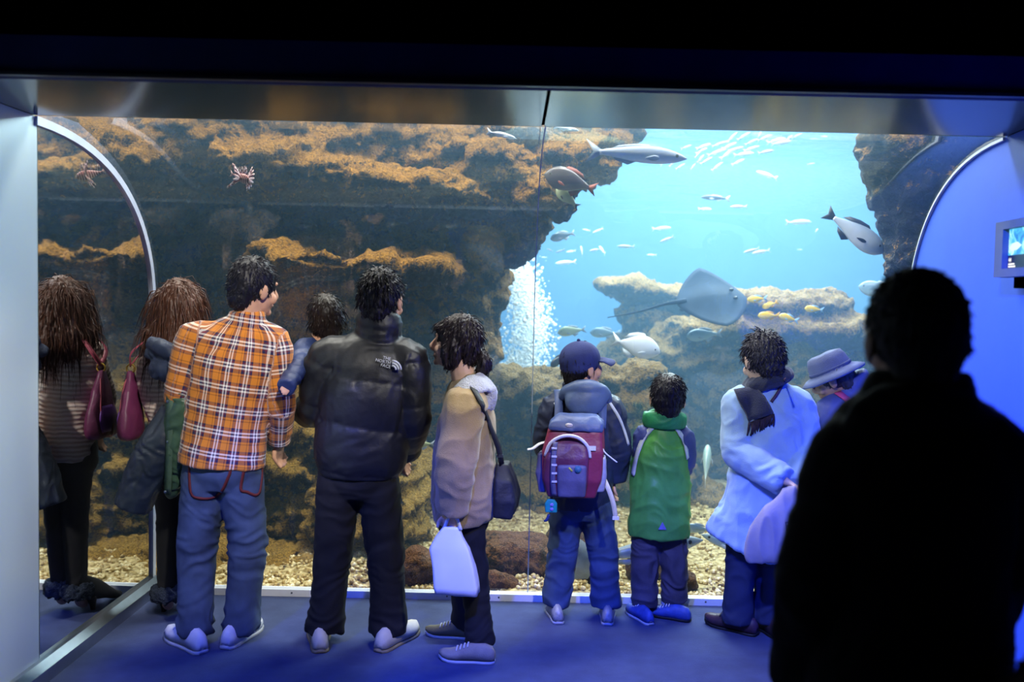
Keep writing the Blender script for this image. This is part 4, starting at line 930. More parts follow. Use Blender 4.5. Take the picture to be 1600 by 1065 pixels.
# ---- small boy in green jacket
grn = mat('green_nylon_bright', '#569f48', .45, 0, .22, 6, .2, 60, .006); pur = mat('indigo_nylon', '#3d4580', .55, 0, .2, 9, .2)
F = Fig('small boy in bright green jacket with white shoulder stripes and grey trousers', 4.44, 6, 1.18, dict(
    head=(1043, 623), neck=(1038, 658), chest=(1034, 700), waist=(1032, 755), pelvis=(1030, 805), shL=(1008, 683), shR=(1066, 683),
    elL=(1007, 735, .0), wrL=(1024, 755, .05), elR=(1070, 722, .0), wrR=(1058, 745, .05), hipL=(1012, 822), hipR=(1048, 822), knL=(1008, 882), knR=(1054, 882), anL=(1007, 935), anR=(1054, 928, .02)), (6, -3, 0), 1.5)
F.toe = dict(L=-22, R=-62); F.body(skin('#d6a98c')); F.hair(hairmat('#17131b', .34), n=900, L=.024, lift=.1, seed=51, grav=.1, amp=.003)
jkF = F.top('jacket', grn, [(-.75, .225, .19), (-.3, .22, .185), (.5, .215, .18), (1.2, .215, .175), (1.9, .205, .165), (2.45, .165, .13), (2.8, .115, .10), (3, .09, .085)], arms='', fold=.022, fsc=(6, 6, 8), seed=53)
nk = F.J['neck']; link('collar', wrk(MB().tube([nk+V((0, 0, -.03)), nk+V((0, 0, .0)), nk+V((0, -.008, .035)), nk+V((0, -.008, .045))], [(.10, .095), (.108, .10), (.104, .098), (.085, .08)], F.r, 20, 3), f=.006, sc=(6, 6, 30)), mat('green_collar', '#2f8a55', .5, 0, .2, 8, .2), F.root)
for S in 'LR':
    sh_, el, wr = F.J['sh'+S], F.J['el'+S], F.J['wr'+S]
    link('sleeve', wrk(MB().tube([lerp(sh_, F.sp(2.4), .3), sh_, el, wr], [.055, .06, .052, .04], F.f, 16, 4), f=.006, seed=7), pur, F.root)
bpy.context.view_layer.update()
for pts in ([(1020, 668), (1008, 682), (1000, 700), (994, 722), (990, 742)], [(1054, 668), (1064, 682), (1070, 698), (1073, 716)]): trace(jkF, pts, .026, .005, greyw, 'shoulder_stripe', lift=.006)
tri = MB(); a, nn = surf(jkF, 1035, 822); nn.normalize(); ux = V((1, 0, 0)); uz = nn.cross(ux).normalized(); uz = uz if uz.z > 0 else -uz
b0 = [a+nn*.006+ux*(-.02)-uz*.015, a+nn*.006+ux*.02-uz*.015, a+nn*.006+uz*.022]; tri.add(b0+[p-nn*.006 for p in b0], [(0, 1, 2), (5, 4, 3), (0, 3, 4, 1), (1, 4, 5, 2), (2, 5, 3, 0)]).build('reflector', mat('lilac_reflector', '#8078b8', .4), jkF, smooth=False)
F.pants(mat('grey_trousers', '#4a4658', .8, 0, .25, 10, .3), (.115, .098, .092, .088), waist=(.165, .13), fold=.013, seed=55)
bls = mat('blue_mesh', '#3d55a8', .5, 0, .25, 30, .2)
for S, px, py in (('L', 1001, 966), ('R', 1048, 965)): F.shoe(S, px, py, F.toe[S], bls, rubber_d if S == 'R' else rubber_w, .33, lace=rubber_w)

# ---- woman in pale blue coat, hands behind her back
coat = mat('pale_blue_wool', '#9dbbe8', .85, 0, .1, 6, .4, 260, .004, sheen=.3)
G = Fig('elderly woman in long pale blue wool coat with dark fringed scarf, hands behind her back', 4.25, -6, 1.52, dict(
    head=(1191, 562), neck=(1198, 598), chest=(1204, 655), waist=(1200, 730), pelvis=(1190, 795), shL=(1156, 632), shR=(1243, 634),
    elL=(1155, 705, -.06), wrL=(1228, 752, -.24), elR=(1262, 700, -.04), wrR=(1246, 762, -.2), hipL=(1163, 808), hipR=(1207, 808), knL=(1156, 890), knR=(1203, 890, .02), anL=(1152, 968), anR=(1200, 968, .02)), (-14, -18, 0), 1.22)
G.toe = dict(L=-50, R=-14); G.body(skin('#d8b6a4'), curl=.9)
G.hair(hairmat('#2b2936', .4), n=900, L=.028, lift=.4, seed=61, grav=.1, amp=.012)
def drape(me):
    P = mco(me); am = np.clip((1.05-P[:, 2])/.5, 0, 1); push(me, .018*am*crease(P, (9, 9, 1.2), (4, 0, 0)))
ct = G.top('coat', coat, [(-1.08, .235, .19, .02, -.05), (-.7, .228, .18, .01, -.03), (0, .212, .165), (.8, .205, .16), (1.5, .21, .16), (2.1, .208, .152), (2.5, .185, .13), (2.85, .13, .10), (3.0, .09, .085)], (.098, .086, .07), sleeve=.96, fold=.013, fsc=(7, 7, 10), seed=63, trap=.075, post=drape)
for S in 'LR':
    el, wr = G.J['el'+S], G.J['wr'+S]; d = (wr-el).normalized()
    link('cuff', MB().tube([wr-d*.075, wr-d*.02, wr-d*.005], [.062, .068, .062], (0, 0, 1), 20, 3).solid(.006, 3), coat, G.root)
G.pants(mat('navy_trousers', '#262f52', .8, 0, .2, 8, .2), (.09, .08, .08, .084), waist=(.15, .115), fold=.007, seed=65)
brl = mat('brown_leather', '#453040', .4, 0, .2, 10, .15)
for S, px, py in (('L', 1146, 983), ('R', 1199, 985)): G.shoe(S, px, py, G.toe[S], brl, rubber_d, .31, kind='slip', lace=rubber_d)
scm = mat('dark_scarf', '#262b48', .95, 0, .2, 12, .6, 160, .006, sheen=.3)
bpy.context.view_layer.update()
nk = G.J['neck']
sc = link('scarf', wrk(MB().tube([nk+V((.075*math.cos(t), -.01+.075*math.sin(t), .018+.03*math.sin(t*1.0+1.5))) for t in [i*math.pi/6 for i in range(13)]], [(.032, .045)]*13, (0, 0, 1), 12, 2), f=.008, sc=(14, 14, 20)), scm, G.root)
g_ = []; gn = []
for i in range(9):
    row = []
    for j in range(7):
        t = i/8; s_ = j/6
        lx = lerp(1147, 1168, t); rx = lerp(1184, 1206, t); px = lerp(lx, rx, s_); py = lerp(612-6*s_, 660-14*s_, t)
        a, nn = surf(ct, px, py); row.append(a+nn*.016)
    g_.append(row)
vs = [p for r in g_ for p in r]; n7 = len(vs); nb_ = V((0, -.012, .004)); vs += [p+nb_ for p in vs]
fs = [(i*7+j, i*7+j+1, (i+1)*7+j+1, (i+1)*7+j) for i in range(8) for j in range(6)]; fs = fs+[tuple(n7+x for x in f[::-1]) for f in fs]
rim = [j for j in range(7)]+[i*7+6 for i in range(1, 9)]+[56+j for j in range(5, -1, -1)]+[i*7 for i in range(7, 0, -1)]
fs += [(rim[i], rim[(i+1) % len(rim)], n7+rim[(i+1) % len(rim)], n7+rim[i]) for i in range(len(rim))]
MB().add(vs, fs).build('scarf_tail', scm, sc)
frg = mat('fringe_wool', '#31263a', .95, 0, .5, 40, .3)
fr_ = MB()
for i in range(34):
    s_ = i/33; p0 = g_[8][0].lerp(g_[8][6], s_); e = at(lerp(1169, 1207, s_)+random.uniform(-2, 2), lerp(679, 662, s_)+random.uniform(-3, 4), p0.y-.005)
    fr_.tube([p0+V((0, -.006, 0)), lerp(p0, e, .5)+V((random.uniform(-.006, .006), -.01, 0)), e], [.0042, .0042, .003], (1, 0, 0), 5, 2)
fr_.build('fringe', frg, sc)
pb = mat('plum_strap', '#4c3550', .6)
trace(ct, [(1226, 592), (1216, 612), (1205, 628)], .014, .004, pb, 'bag_strap', lift=.004)
# lavender cloth bag she holds behind her
lv = mat('lavender_cloth', '#9a94a8', .8, 0, .12, 8, .2, 120, .004)
wb = G.J['wrL']; yb = wb.y-.05; lb = empty('cloth_bag', at(1212, 875, yb), 'crumpled lavender cloth bag held behind the pale blue coat', 'bag')
me = MB().tube([at(1240, 762, yb), at(1230, 785, yb-.01), at(1220, 812, yb-.02), at(1214, 840, yb-.02), at(1213, 862, yb-.015), at(1213, 874, yb-.01)], [(.02, .02), (.062, .028), (.10, .032), (.125, .036), (.135, .036), (.128, .026)], (1, 0, -.12), 26, 4).solid(.006, 3)
P = mco(me); push(me, .010*crease(P, (15, 15, 5), (7, 0, 2))); lbm = link('bag_body', me, lv, lb)
bpy.context.view_layer.update()
p, nn = surf(lbm, 1226, 828)
link('print', place(text_mesh('BA', .055, .0008), p+nn*.008, V((1, 0, .1)), nn), mat('dark_print', '#4a4368', .7, 0, .1, 9, 0), lbm, smooth=False)
MB().ribbon([at(1244, 760, yb+.02), at(1256, 770, yb), at(1262, 790, yb-.01), at(1250, 810, yb-.02)], .03, .006, (.3, -1, 0), 4).build('flap', lv, lb)

# ---- elderly man in bucket hat
pj = mat('indigo_jacket', '#4d5590', .6, 0, .18, 8, .25, 60, .006)
Hm = Fig('elderly man in denim blue bucket hat and glasses stooping in an indigo jacket', 4.40, -35, 1.62, dict(
    head=(1300, 591), neck=(1340, 606), chest=(1352, 668), waist=(1344, 765), pelvis=(1338, 830), shL=(1302, 645, -.03), shR=(1398, 632, .0),
    elL=(1293, 715, .0), wrL=(1280, 765, .12), elR=(1410, 720), wrR=(1395, 780, .12), hipL=(1318, 842), hipR=(1358, 842), knL=(1316, 905), knR=(1360, 905), anL=(1316, 952), anR=(1360, 952)), (-62, -26, -6), 1.0)
Hm.toe = dict(L=-40, R=-25); Hm.body(skin('#b98a72')); Hm.hair(hairmat('#3a3842', .5), n=200, L=.025, lift=.05, seed=71)
nk = Hm.J['neck']
jkH = Hm.top('jacket', pj, [(-.5, .19, .15), (.3, .195, .15), (1, .195, .15), (2.0, .20, .155), (2.5, .18, .13), (2.85, .13, .10), (3.0, .09, .085)], (.095, .082, .068), fold=.010, fsc=(8, 8, 12), seed=73, trap=.08, collar=[([nk-V((0, 0, .03)), nk+V((-.02, 0, .03)), nk+V((-.035, 0, .055))], [(.09, .085), (.085, .08), (.075, .07)])])
Hm.pants(ddenim, (.098, .085, .08, .08), waist=(.155, .115), fold=.008, seed=75)
for S, px, py in (('L', 1316, 972), ('R', 1360, 972)): Hm.shoe(S, px, py, Hm.toe[S], brl, rubber_d, .26, kind='slip')
hatm = mat('denim_hat', '#5d678f', .85, 0, .15, 14, .4, 220, .004); q = Hm.hs
ht = MB(); prof_ = [(.0, .135), (.055, .135), (.078, .128), (.088, .10), (.096, .055), (.099, .04), (.125, .028), (.15, .012), (.148, .006), (.12, .022), (.095, .034), (.0, .05)]
vs = []; ns_ = 28
for r_, z_ in prof_:
    for j in range(ns_):
        th = 2*math.pi*j/ns_; vs.append(Hm.hp(r_*.93*math.cos(th)+.0, -.012+r_*1.12*math.sin(th), z_+.0))
fs = [(i*ns_+j, i*ns_+(j+1) % ns_, (i+1)*ns_+(j+1) % ns_, (i+1)*ns_+j) for i in range(len(prof_)-1) for j in range(ns_)]
me = ht.add(vs, fs).mesh('hat'); push(me, .004*crease(mco(me), 12)); hat = link('hat', me, hatm, Hm.root)
MB().tube([Hm.hp(.0965*.95*math.cos(t), -.012+.0985*1.12*math.sin(t), .052) for t in [i*math.pi/12 for i in range(25)]], [(.009*q, .003)]*25, Hm.HR @ V((0, 0, 1)), 8, 1).build('hat_band', mat('hat_band', '#4c5580', .85), hat)
gl_ = mat('black_plastic', '#121216', .3, 0, .1, 10, 0); gs = MB()
for sg in (-1, 1):
    gs.tube([Hm.hp(sg*.033+.024*math.cos(t), .098, .004+.018*math.sin(t)) for t in [i*math.pi/8 for i in range(17)]], [.0022*q]*17, (0, 0, 1), 6, 1)
    gs.tube([Hm.hp(sg*.057, .096, .008), Hm.hp(sg*.078, .03, .006), Hm.hp(sg*.08, -.01, .0)], [.0025*q]*3, (0, 0, 1), 6, 2)
gs.tube([Hm.hp(-.010, .1, .006), Hm.hp(.010, .1, .006)], [.002*q]*2, (0, 0, 1), 6, 1); gs.build('glasses', gl_, Hm.root)
bpy.context.view_layer.update()
pinks = mat('pink_webbing', '#e0527e', .7, 0, .08, 40, .2)
st_ = trace(jkH, [(1309, 614), (1322, 624), (1338, 637), (1354, 651), (1374, 670)], .036, .005, pinks, 'bag_strap', lift=.006)
# ---- man standing close to the camera, in silhouette
bj = mat('black_jacket', '#0a0a0c', .95, 0, .2, 6, .3, 120, .004, spec=.1)
I = Fig('man with short black hair in black jacket standing with his back turned, silhouetted', 1.75, 4, 1.66, dict(
    head=(1426, 528), neck=(1430, 612), chest=(1426, 750), waist=(1422, 915), pelvis=(1418, 1070), shL=(1338, 722), shR=(1530, 712),
    elL=(1280, 900), wrL=(1250, 1060, .12), elR=(1540, 880), wrR=(1502, 1045, .1), hipL=(1366, 1095), hipR=(1466, 1095), knL=(1362, 1380), knR=(1470, 1380), anL=(1356, 1670), anR=(1472, 1670)), (4, 0, 0), 1.12, 'visitors at the aquarium window')
I.toe = dict(L=-10, R=12); I.body(skin('#7a5a48')); I.hair(hairmat('#08080a', .7), n=700, L=.014, lift=.3, seed=81, grav=.1, amp=.004)
nk = I.J['neck']
I.top('jacket', bj, [(-.5, .20, .15), (.2, .205, .15), (1, .20, .145), (1.6, .208, .148), (2.1, .21, .148), (2.5, .19, .125), (2.85, .14, .10), (3.0, .10, .09)], (.098, .085, .066), fold=.008, fsc=(7, 7, 11), seed=83, trap=.075, collar=[([nk-V((0, 0, .05)), nk+V((0, -.01, .0)), nk+V((0, -.01, .04))], [(.115, .10), (.105, .095), (.09, .08)]), ([at(1330, 690, 1.72), at(1360, 650, 1.68), at(1430, 632, 1.66), at(1500, 645, 1.68), at(1570, 660, 1.74)], [.025, .04, .045, .04, .012])])
I.pants(blackcloth, (.098, .082, .078, .08), waist=(.155, .115), seed=85)
for S, px in (('L', 1350), ('R', 1478)): I.shoe(S, px, 1720, I.toe[S], rubber_d, rubber_d, .28)
# ---- child at the very edge
Q = Fig('child with light brown hair just entering the view beside the silhouetted man', 1.55, -20, .98, dict(
    head=(1648, 1124), neck=(1652, 1204), chest=(1658, 1260), waist=(1658, 1340), pelvis=(1658, 1420), shL=(1586, 1225), shR=(1730, 1225),
    elL=(1571, 1330), wrL=(1576, 1430, .08), elR=(1705, 1330), wrR=(1700, 1430, .08), hipL=(1626, 1435), hipR=(1690, 1435), knL=(1624, 1620), knR=(1692, 1620), anL=(1624, 1810), anR=(1692, 1810)), (-10, 0, 0), 1.6, 'visitors at the aquarium window')
Q.toe = dict(L=-20, R=-5); Q.body(skin('#c99a7c')); Q.hair(hairmat('#4a3228', .5), n=400, L=.05, lift=.2, seed=91)
Q.top('jacket', mat('brown_jacket', '#3a2a24', .8), MALE, (.085, .07, .055), seed=93); Q.pants(ddenim, seed=95)
for S, px in (('L', 1624), ('R', 1692)): Q.shoe(S, px, 1890, Q.toe[S], silv, rubber_w, .27)
# ------------------------------------------------------------------ fish
def fishmat(name, back, belly, stripe=None, rough=.35, split=.0, soft=.35):
    if name in MATS: return MATS[name]
    g = N(name); o = g.coord(); z = g.n('SeparateXYZ'); g.put(z.inputs[0], g.coord('Generated'))
    k = g.ramp(z.outputs[2], [(max(0, .5+split-soft), 0.0), (min(1, .5+split+soft), 1.0)])
    c = g.mix(k, lin(belly), lin(back)); c = g.mix(g.math('MULTIPLY', g.noise(o, 30, 3), .35), c, sh(lin(back), .6))
    if stripe:
        wv = g.n('TexWave', wave_type='BANDS', bands_direction='X'); g.put(wv.inputs['Vector'], o); wv.inputs['Scale'].default_value = stripe[1]; wv.inputs['Distortion'].default_value = 1.2
        c = g.mix(g.ramp(wv.outputs[0], [(.45, 0.0), (.55, 1.0)]), c, lin(stripe[0]))
    g.set(Base_Color=c, Roughness=rough); g.b.inputs['Specular IOR Level'].default_value = .6
    g.bump(g.noise(o, 90, 2), .15, .002); MATS[name] = g.m; return g.m
def llink(name, me, m, parent, smooth=True):
    o = bpy.data.objects.new(name, me); col.objects.link(o); me.materials.clear(); me.materials.append(m)
    if smooth: me.polygons.foreach_set('use_smooth', [True]*len(me.polygons))
    o.parent = parent; return o
def fin(pts, th=.004):
    "thin tapering fin from an outline in the fish's x-z plane"
    n = len(pts); cx = sum(p[0] for p in pts)/n; cz = sum(p[1] for p in pts)/n
    vs = [(x, th*.3, z) for x, z in pts]+[(x, -th*.3, z) for x, z in pts]+[(cx, th, cz), (cx, -th, cz)]
    fs = [(i, (i+1) % n, 2*n) for i in range(n)]+[(n+(i+1) % n, n+i, 2*n+1) for i in range(n)]+[(i, n+i, n+(i+1) % n, (i+1) % n) for i in range(n)]
    return MB().add(vs, fs)
SHAPES = {  # body half-heights from nose to tail root, then width ratio
    'slim': ([.004, .045, .075, .085, .075, .045, .022], .7), 'jack': ([.01, .12, .20, .235, .20, .10, .028], .42), 'bream': ([.012, .11, .165, .17, .135, .07, .03], .5),
    'surgeon': ([.012, .13, .20, .215, .18, .09, .028], .4), 'shark': ([.006, .04, .07, .08, .06, .035, .016], .9)}
def fish_parts(shape, L, tail=.16, fork=.5, small=False):
    hh, wr = SHAPES[shape]; n = len(hh); bl = 1-tail*.8
    xs = [.5-bl*t for t in (0, .1, .25, .42, .62, .84, 1.0)]
    body = MB().tube([(x*L, 0, (.02 if shape in ('jack', 'surgeon') else .01)*math.sin(math.pi*i/(n-1))*L) for i, x in enumerate(xs)], [(h*wr*L, h*L) for h in hh], (0, 1, 0), 8 if small else 16, 2 if small else 4)
    x0 = xs[-1]*L; t = tail*L; hr = hh[-1]*L; sp_ = t*(.85 if shape != 'shark' else 1.2)
    tailf = fin([(x0+.03*L, hr*.8), (x0-.45*t, sp_*.62), (x0-t, sp_), (x0-t*(1-fork*.7), sp_*.25), (x0-t*(1-fork), 0), (x0-t*(1-fork*.7), -sp_*.25), (x0-t, -sp_*(.95 if shape != 'shark' else .55)), (x0-.45*t, -sp_*.62), (x0+.03*L, -hr*.8)], .006*L)
    mh = max(hh)*L
    dors = fin([(.2*L, mh*.82), (.1*L, mh*1.28), (-.05*L, mh*1.22), (-.2*L, mh*.95), (-.28*L, mh*.5), (-.1*L, mh*.7)], .006*L) if shape != 'shark' else fin([(.1*L, mh*.85), (.02*L, mh*1.9), (-.03*L, mh*2.0), (-.04*L, mh*.8)], .008*L)
    anal = fin([(-.02*L, -mh*.8), (-.1*L, -mh*1.2), (-.22*L, -mh*.8), (-.26*L, -mh*.42), (-.12*L, -mh*.6)], .006*L)
    return body, tailf, dors, anal
FCOUNT = {}
def fish(px, py, y, lpx, shape, m, finm, yaw=0, pitch=0, label='', group=None, small=False, roll=0, tail=.16, fork=.5, cat='fish', turn=1.0, name='fish'):
    "yaw 0 heads to the right wall, 180 to the mirror wall; pitch lifts the nose"
    L = lpx*y/FPX/max(.35, abs(math.cos(math.radians(yaw)))); c = at(px, py, y)
    M_ = Matrix.Translation(c) @ Matrix.Rotation(math.radians(yaw), 4, 'Z') @ Matrix.Rotation(-math.radians(pitch), 4, 'Y') @ Matrix.Rotation(math.radians(roll), 4, 'X')
    b, t, d, a = fish_parts(shape, L, tail, fork, small)
    if small:
        key = (shape, m.name)
        if key not in FCOUNT:
            b, t, d, a = fish_parts(shape, 1.0, tail, fork, True); mb = MB()
            for q in (b, t, d, a): mb.add(q.v, q.f)
            FCOUNT[key] = mb.mesh('fish'); FCOUNT[key].materials.append(m); FCOUNT[key].polygons.foreach_set('use_smooth', [True]*len(FCOUNT[key].polygons))
        o = bpy.data.objects.new(name, FCOUNT[key]); col.objects.link(o); o.matrix_world = M_ @ Matrix.Scale(L, 4); return tag(o, label, cat, group)
    root = empty(name, c, label, cat, group); root.matrix_world = M_
    bo = llink('body', b.mesh(), m, root)
    llink('tail_fin', t.mesh(), finm, root); llink('dorsal_fin', d.mesh(), finm, root); llink('anal_fin', a.mesh(), finm, root)
    hh, wr = SHAPES[shape]; mh = max(hh)*L
    for sg in (-1, 1):
        pf = MB().tube([(.2*L, sg*mh*wr*.9, -mh*.25), (.14*L, sg*(mh*wr+.02*L), -mh*.38), (.05*L, sg*(mh*wr+.035*L), -mh*.5)], [(.012*L, .003*L), (.028*L, .003*L), (.006*L, .001*L)], (0, 0, 1), 8, 3); llink('pectoral_fin', pf.mesh(), finm, root)
        e = MB().ell((.385*L, sg*hh[1]*wr*L*1.12, hh[1]*L*.35), (.018*L, .008*L, .018*L), None, 10, 8); llink('eye', e.mesh(), mat('eye_dark', '#1a1413'), bo)
    return root
f_sil = fishmat('silver_fish', '#8fa0b4', '#e8eef4'); f_wht = fishmat('white_fish', '#dfe7ee', '#f5f8fa'); f_brn = fishmat('brown_fish', '#3a3136', '#6c6468'); f_grn = fishmat('green_fish', '#7d8a60', '#bcc59a')
f_gry = fishmat('grey_fish', '#4f6a7a', '#9fb4bd'); f_drk = fishmat('dark_fish', '#2a3540', '#4a5560'); f_yel = fishmat('yellow_fish', '#ffcf00', '#ffe65a', soft=.2); f_red = fishmat('red_fish', '#c23a2e', '#e8c8bc', split=.1); f_teal = fishmat('pale_teal_fish', '#a8c4b8', '#f2f6e6')
fn_g = mat('fin_grey', '#8f9cab', .5); fn_d = mat('fin_dark', '#2c2f38', .5); fn_w = mat('fin_white', '#e3e9ee', .5); fn_y = mat('fin_yellow', '#e8b21a', .5); fn_b = mat('fin_blue', '#9cc8ea', .5); fn_r = mat('fin_rust', '#8a4436', .5)
fish(997, 242, 5.15, 156, 'slim', f_sil, fn_g, 8, -2, 'long silver fish swimming level past the tip of the rock shelf', tail=.14, fork=.6)
fish(890, 284, 5.25, 82, 'surgeon', f_brn, fn_r, 172, 16, 'dark brown surgeonfish with rusty tail below the rock shelf')
fish(886, 309, 5.3, 44, 'surgeon', f_grn, fn_d, 160, 38, 'greenish grey fish nosing up beneath the brown surgeonfish')
fish(1336, 364, 5.4, 103, 'bream', f_sil, fn_d, -12, -36, 'silver bream with black edged fins diving beside the rock pillar', tail=.15, fork=.35, roll=-12)
fish(994, 541, 6.0, 76, 'jack', f_wht, fn_w, -8, -14, 'bright white deep bodied jack above the rock terrace', tail=.2, fork=.6)
fish(1100, 523, 7.0, 56, 'bream', f_gry, fn_g, 188, -6, 'blue grey fish half behind the rock mound under the stingray')
fish(1378, 455, 7.0, 62, 'bream', f_gry, fn_g, 150, 12, 'faint grey fish in the haze beside the silhouetted man')
fish(1000, 860, 4.83, 205, 'shark', fishmat('shark_skin', '#5a6c78', '#b8c6cc', split=-.15), fn_g, 6, 9, 'grey houndshark cruising low behind the two boys', tail=.2, fork=.2, name='shark')
fish(1150, 855, 5.1, 110, 'slim', f_gry, fn_g, 165, 16, 'slender grey fish low over the gravel between the green jacket and the pale blue coat', tail=.16)
fish(1090, 826, 5.4, 44, 'bream', f_gry, fn_g, 182, 4, 'plump teal grey fish next to the green jacket boy')
fish(1104, 724, 6.2, 26, 'bream', f_teal, fn_w, 75, 42, 'small pale fish swimming straight away from the glass')
fish(652, 684, 5.4, 40, 'bream', f_red, fn_r, 195, -38, 'red and white fish beside the elbow of the black puffer jacket')
fish(656, 694, 5.2, 46, 'bream', f_grn, fn_g, 175, -4, 'olive fish just below the red fish')
fish(874, 562, 5.8, 32, 'bream', f_drk, fn_d, 215, -30, 'dark fish nosing down behind the capped boy')
fish(893, 517, 7.4, 44, 'bream', f_grn, fn_g, 185, -8, 'hazy green fish above the head of the capped boy')
fish(945, 520, 7.6, 46, 'bream', f_gry, fn_g, 175, 0, 'hazy blue fish touching the tail of the white jack')
fish(784, 211, 5.0, 46, 'slim', f_wht, fn_w, 5, -12, 'white fish right under the surface over the rock shelf')
fish(885, 201, 5.3, 40, 'slim', f_wht, fn_w, 10, -6, 'white fish at the surface where the shelf meets open water')
for x, y, l, yw, pt, lb in [(1183, 467, 30, 172, -6, 'yellow fish highest on the mound, closest to the stingray'), (1203, 476, 22, 150, -22, 'yellow fish nosing down just behind the highest one'), (1201, 493, 34, 180, -2, 'yellow fish lowest on the mound beside its twin'), (1232, 497, 32, 182, 14, 'yellow fish following its twin along the mound'), (1272, 483, 30, 180, 4, 'lone yellow fish at the far end of the mound')]:
    fish(x, y, 6.3, l, 'bream', f_yel, fn_b if x in (1232, 1272, 1183) else fn_y, yw, pt, lb, 'yellow fish over the rock mound', tail=.22)
def Z(x, y): return (820+x/3.329, 150+y/3.329)
school = [(840, 265, 60, 22), (930, 262, 85, 20), (920, 285, 70, 25), (1010, 250, 80, 20), (1080, 213, 70, 45), (1140, 208, 75, 30), (1180, 238, 75, 25), (1250, 217, 90, 22), (1310, 232, 110, 14), (1372, 222, 60, 40), (1415, 207, 60, 25), (1000, 292, 100, 18), (1060, 297, 100, 35), (1140, 302, 110, 8), (1255, 290, 90, 12), (1180, 273, 90, 18), (735, 340, 70, 32), (772, 345, 55, 45), (810, 365, 55, 30), (876, 365, 40, 50), (915, 325, 55, 50), (945, 336, 75, 30), (1002, 365, 75, 38), (1110, 343, 70, 25), (1065, 258, 80, 22), (898, 305, 40, 48), (1038, 242, 60, 16), (1222, 198, 40, 60), (1335, 243, 110, 10), (1100, 275, 80, 14)]
for i, (x, y, l, a) in enumerate(school):
    px, py = Z(x, y); fish(px, py, 7.2+.35*math.sin(i*1.7), l/3.329, 'slim', f_wht, fn_w, 12*math.sin(i), a, 'slender white fish in the tight school under the surface', 'white fish schooling under the surface', True)
mid = [(990, 530, 150, 180, 2, f_drk, 'dark slender fish'), (937, 588, 70, 0, 0, f_wht, 'p'), (1112, 575, 88, 180, -2, f_wht, 'p'), (1258, 410, 115, 180, 17, f_wht, 'p'), (1425, 656, 135, 4, 3, f_teal, 'p'), (1518, 700, 35, 60, 20, f_teal, 'p'), (712, 688, 100, 4, 6, f_teal, 'p'), (738, 745, 78, 180, -24, f_teal, 'p'), (525, 782, 90, 180, 0, f_teal, 'p'), (660, 826, 50, 180, 0, f_teal, 'p'), (1178, 803, 85, 180, -16, f_teal, 'p'), (1228, 810, 95, 180, -12, f_teal, 'p'), (212, 866, 108, 180, -6, f_wht, 'p'), (195, 728, 130, 190, -16, f_gry, 'plump'), (320, 696, 40, 170, 10, f_wht, 'p'), (380, 700, 60, 190, -25, f_wht, 'p'), (183, 806, 50, 185, -20, f_wht, 'p'), (240, 808, 50, 180, -10, f_wht, 'p'), (295, 805, 30, 95, 40, f_wht, 'p'), (365, 800, 60, 185, -12, f_wht, 'p'), (402, 800, 30, 110, 30, f_wht, 'p'), (1490, 352, 40, 0, 10, f_wht, 'p'), (1430, 798, 28, 0, 0, f_teal, 'p'), (100, 838, 30, 180, 0, f_wht, 'p'), (130, 800, 34, 200, 20, f_wht, 'p'), (1560, 210, 34, 0, 0, f_wht, 'p')]
for i, (x, y, l, yw, pt, m, lb) in enumerate(mid):
    px, py = Z(x, y)
    where = 'in the loose cluster beside the cliff rim above the bubbles' if x < 450 else ('in open water between the rock ledge and the school' if x < 1300 else 'in open water towards the rock pillar')
    lab, gr = {'p': ('small pale fish '+where, 'pale fish '+where), 'dark slender fish': ('dark slender fish alone in the open water under the school', None), 'plump': ('plump bluish fish near the rim of the rock cliff above the bubbles', None)}[lb]
    fish(px, py, 7.6+.5*math.sin(i*2.3), l/3.329, 'bream' if lb == 'plump' else 'slim', m, fn_w, yw, pt, lab, gr, lb == 'p')

# stingray
def ray():
    L = .56; nth, nr = 40, 8; vs = []; fs = []
    for side in (1, -1):
        for i in range(nr+1):
            for j in range(nth):
                th = 2*math.pi*j/nth; c, s_ = math.cos(th), math.sin(th)
                R_ = 1/(abs(c)**1.35*1.05+abs(s_)**1.35*.78)**(1/1.35); R_ *= .30*L/.6
                q = i/nr; r_ = R_*q; x = r_*c; y = r_*s_*1.05; zt = .055*(1-q**1.6)*math.exp(-(y/.16)**2*.6)+.004
                vs.append((x, y, side*zt*(1 if side > 0 else .4)+.10*(abs(y)/.3)**2*.35))
    off = (nr+1)*nth
    for k in (0, off):
        for i in range(nr):
            for j in range(nth): fs.append((k+i*nth+j, k+i*nth+(j+1) % nth, k+(i+1)*nth+(j+1) % nth, k+(i+1)*nth+j))
    fs += [(nr*nth+j, nr*nth+(j+1) % nth, off+nr*nth+(j+1) % nth, off+nr*nth+j) for j in range(nth)]
    return MB().add(vs, fs)
rc = at(1112, 470, 6.7); root = empty('stingray', rc, 'dark stingray with pale sheen gliding over the rock ledge, long thin tail trailing', 'stingray')
xh = V((.96, .10, .10)).normalized(); nz_ = V((-.10, -.62, .78)); nz_ = (nz_-xh*nz_.dot(xh)).normalized(); yh = nz_.cross(xh)
root.matrix_world = Matrix(((xh.x, yh.x, nz_.x, rc.x), (xh.y, yh.y, nz_.y, rc.y), (xh.z, yh.z, nz_.z, rc.z), (0, 0, 0, 1)))
rm = mat('ray_skin', '#26364a', .75, 0, .3, 5, .1, 60, .003, spec=.12)
bo = llink('body', ray().mesh(), rm, root)
llink('tail', MB().tube([(-.2, 0, .02), (-.35, 0, .01), (-.55, .02, -.06), (-.78, .03, -.1)], [.022, .012, .007, .003], (0, 1, 0), 8, 4).mesh(), rm, root)
for sg in (-1, 1): llink('eye', MB().ell((.16, sg*.05, .05), (.018, .014, .014)).mesh(), mat('eye_dark', '#1a1413'), bo)
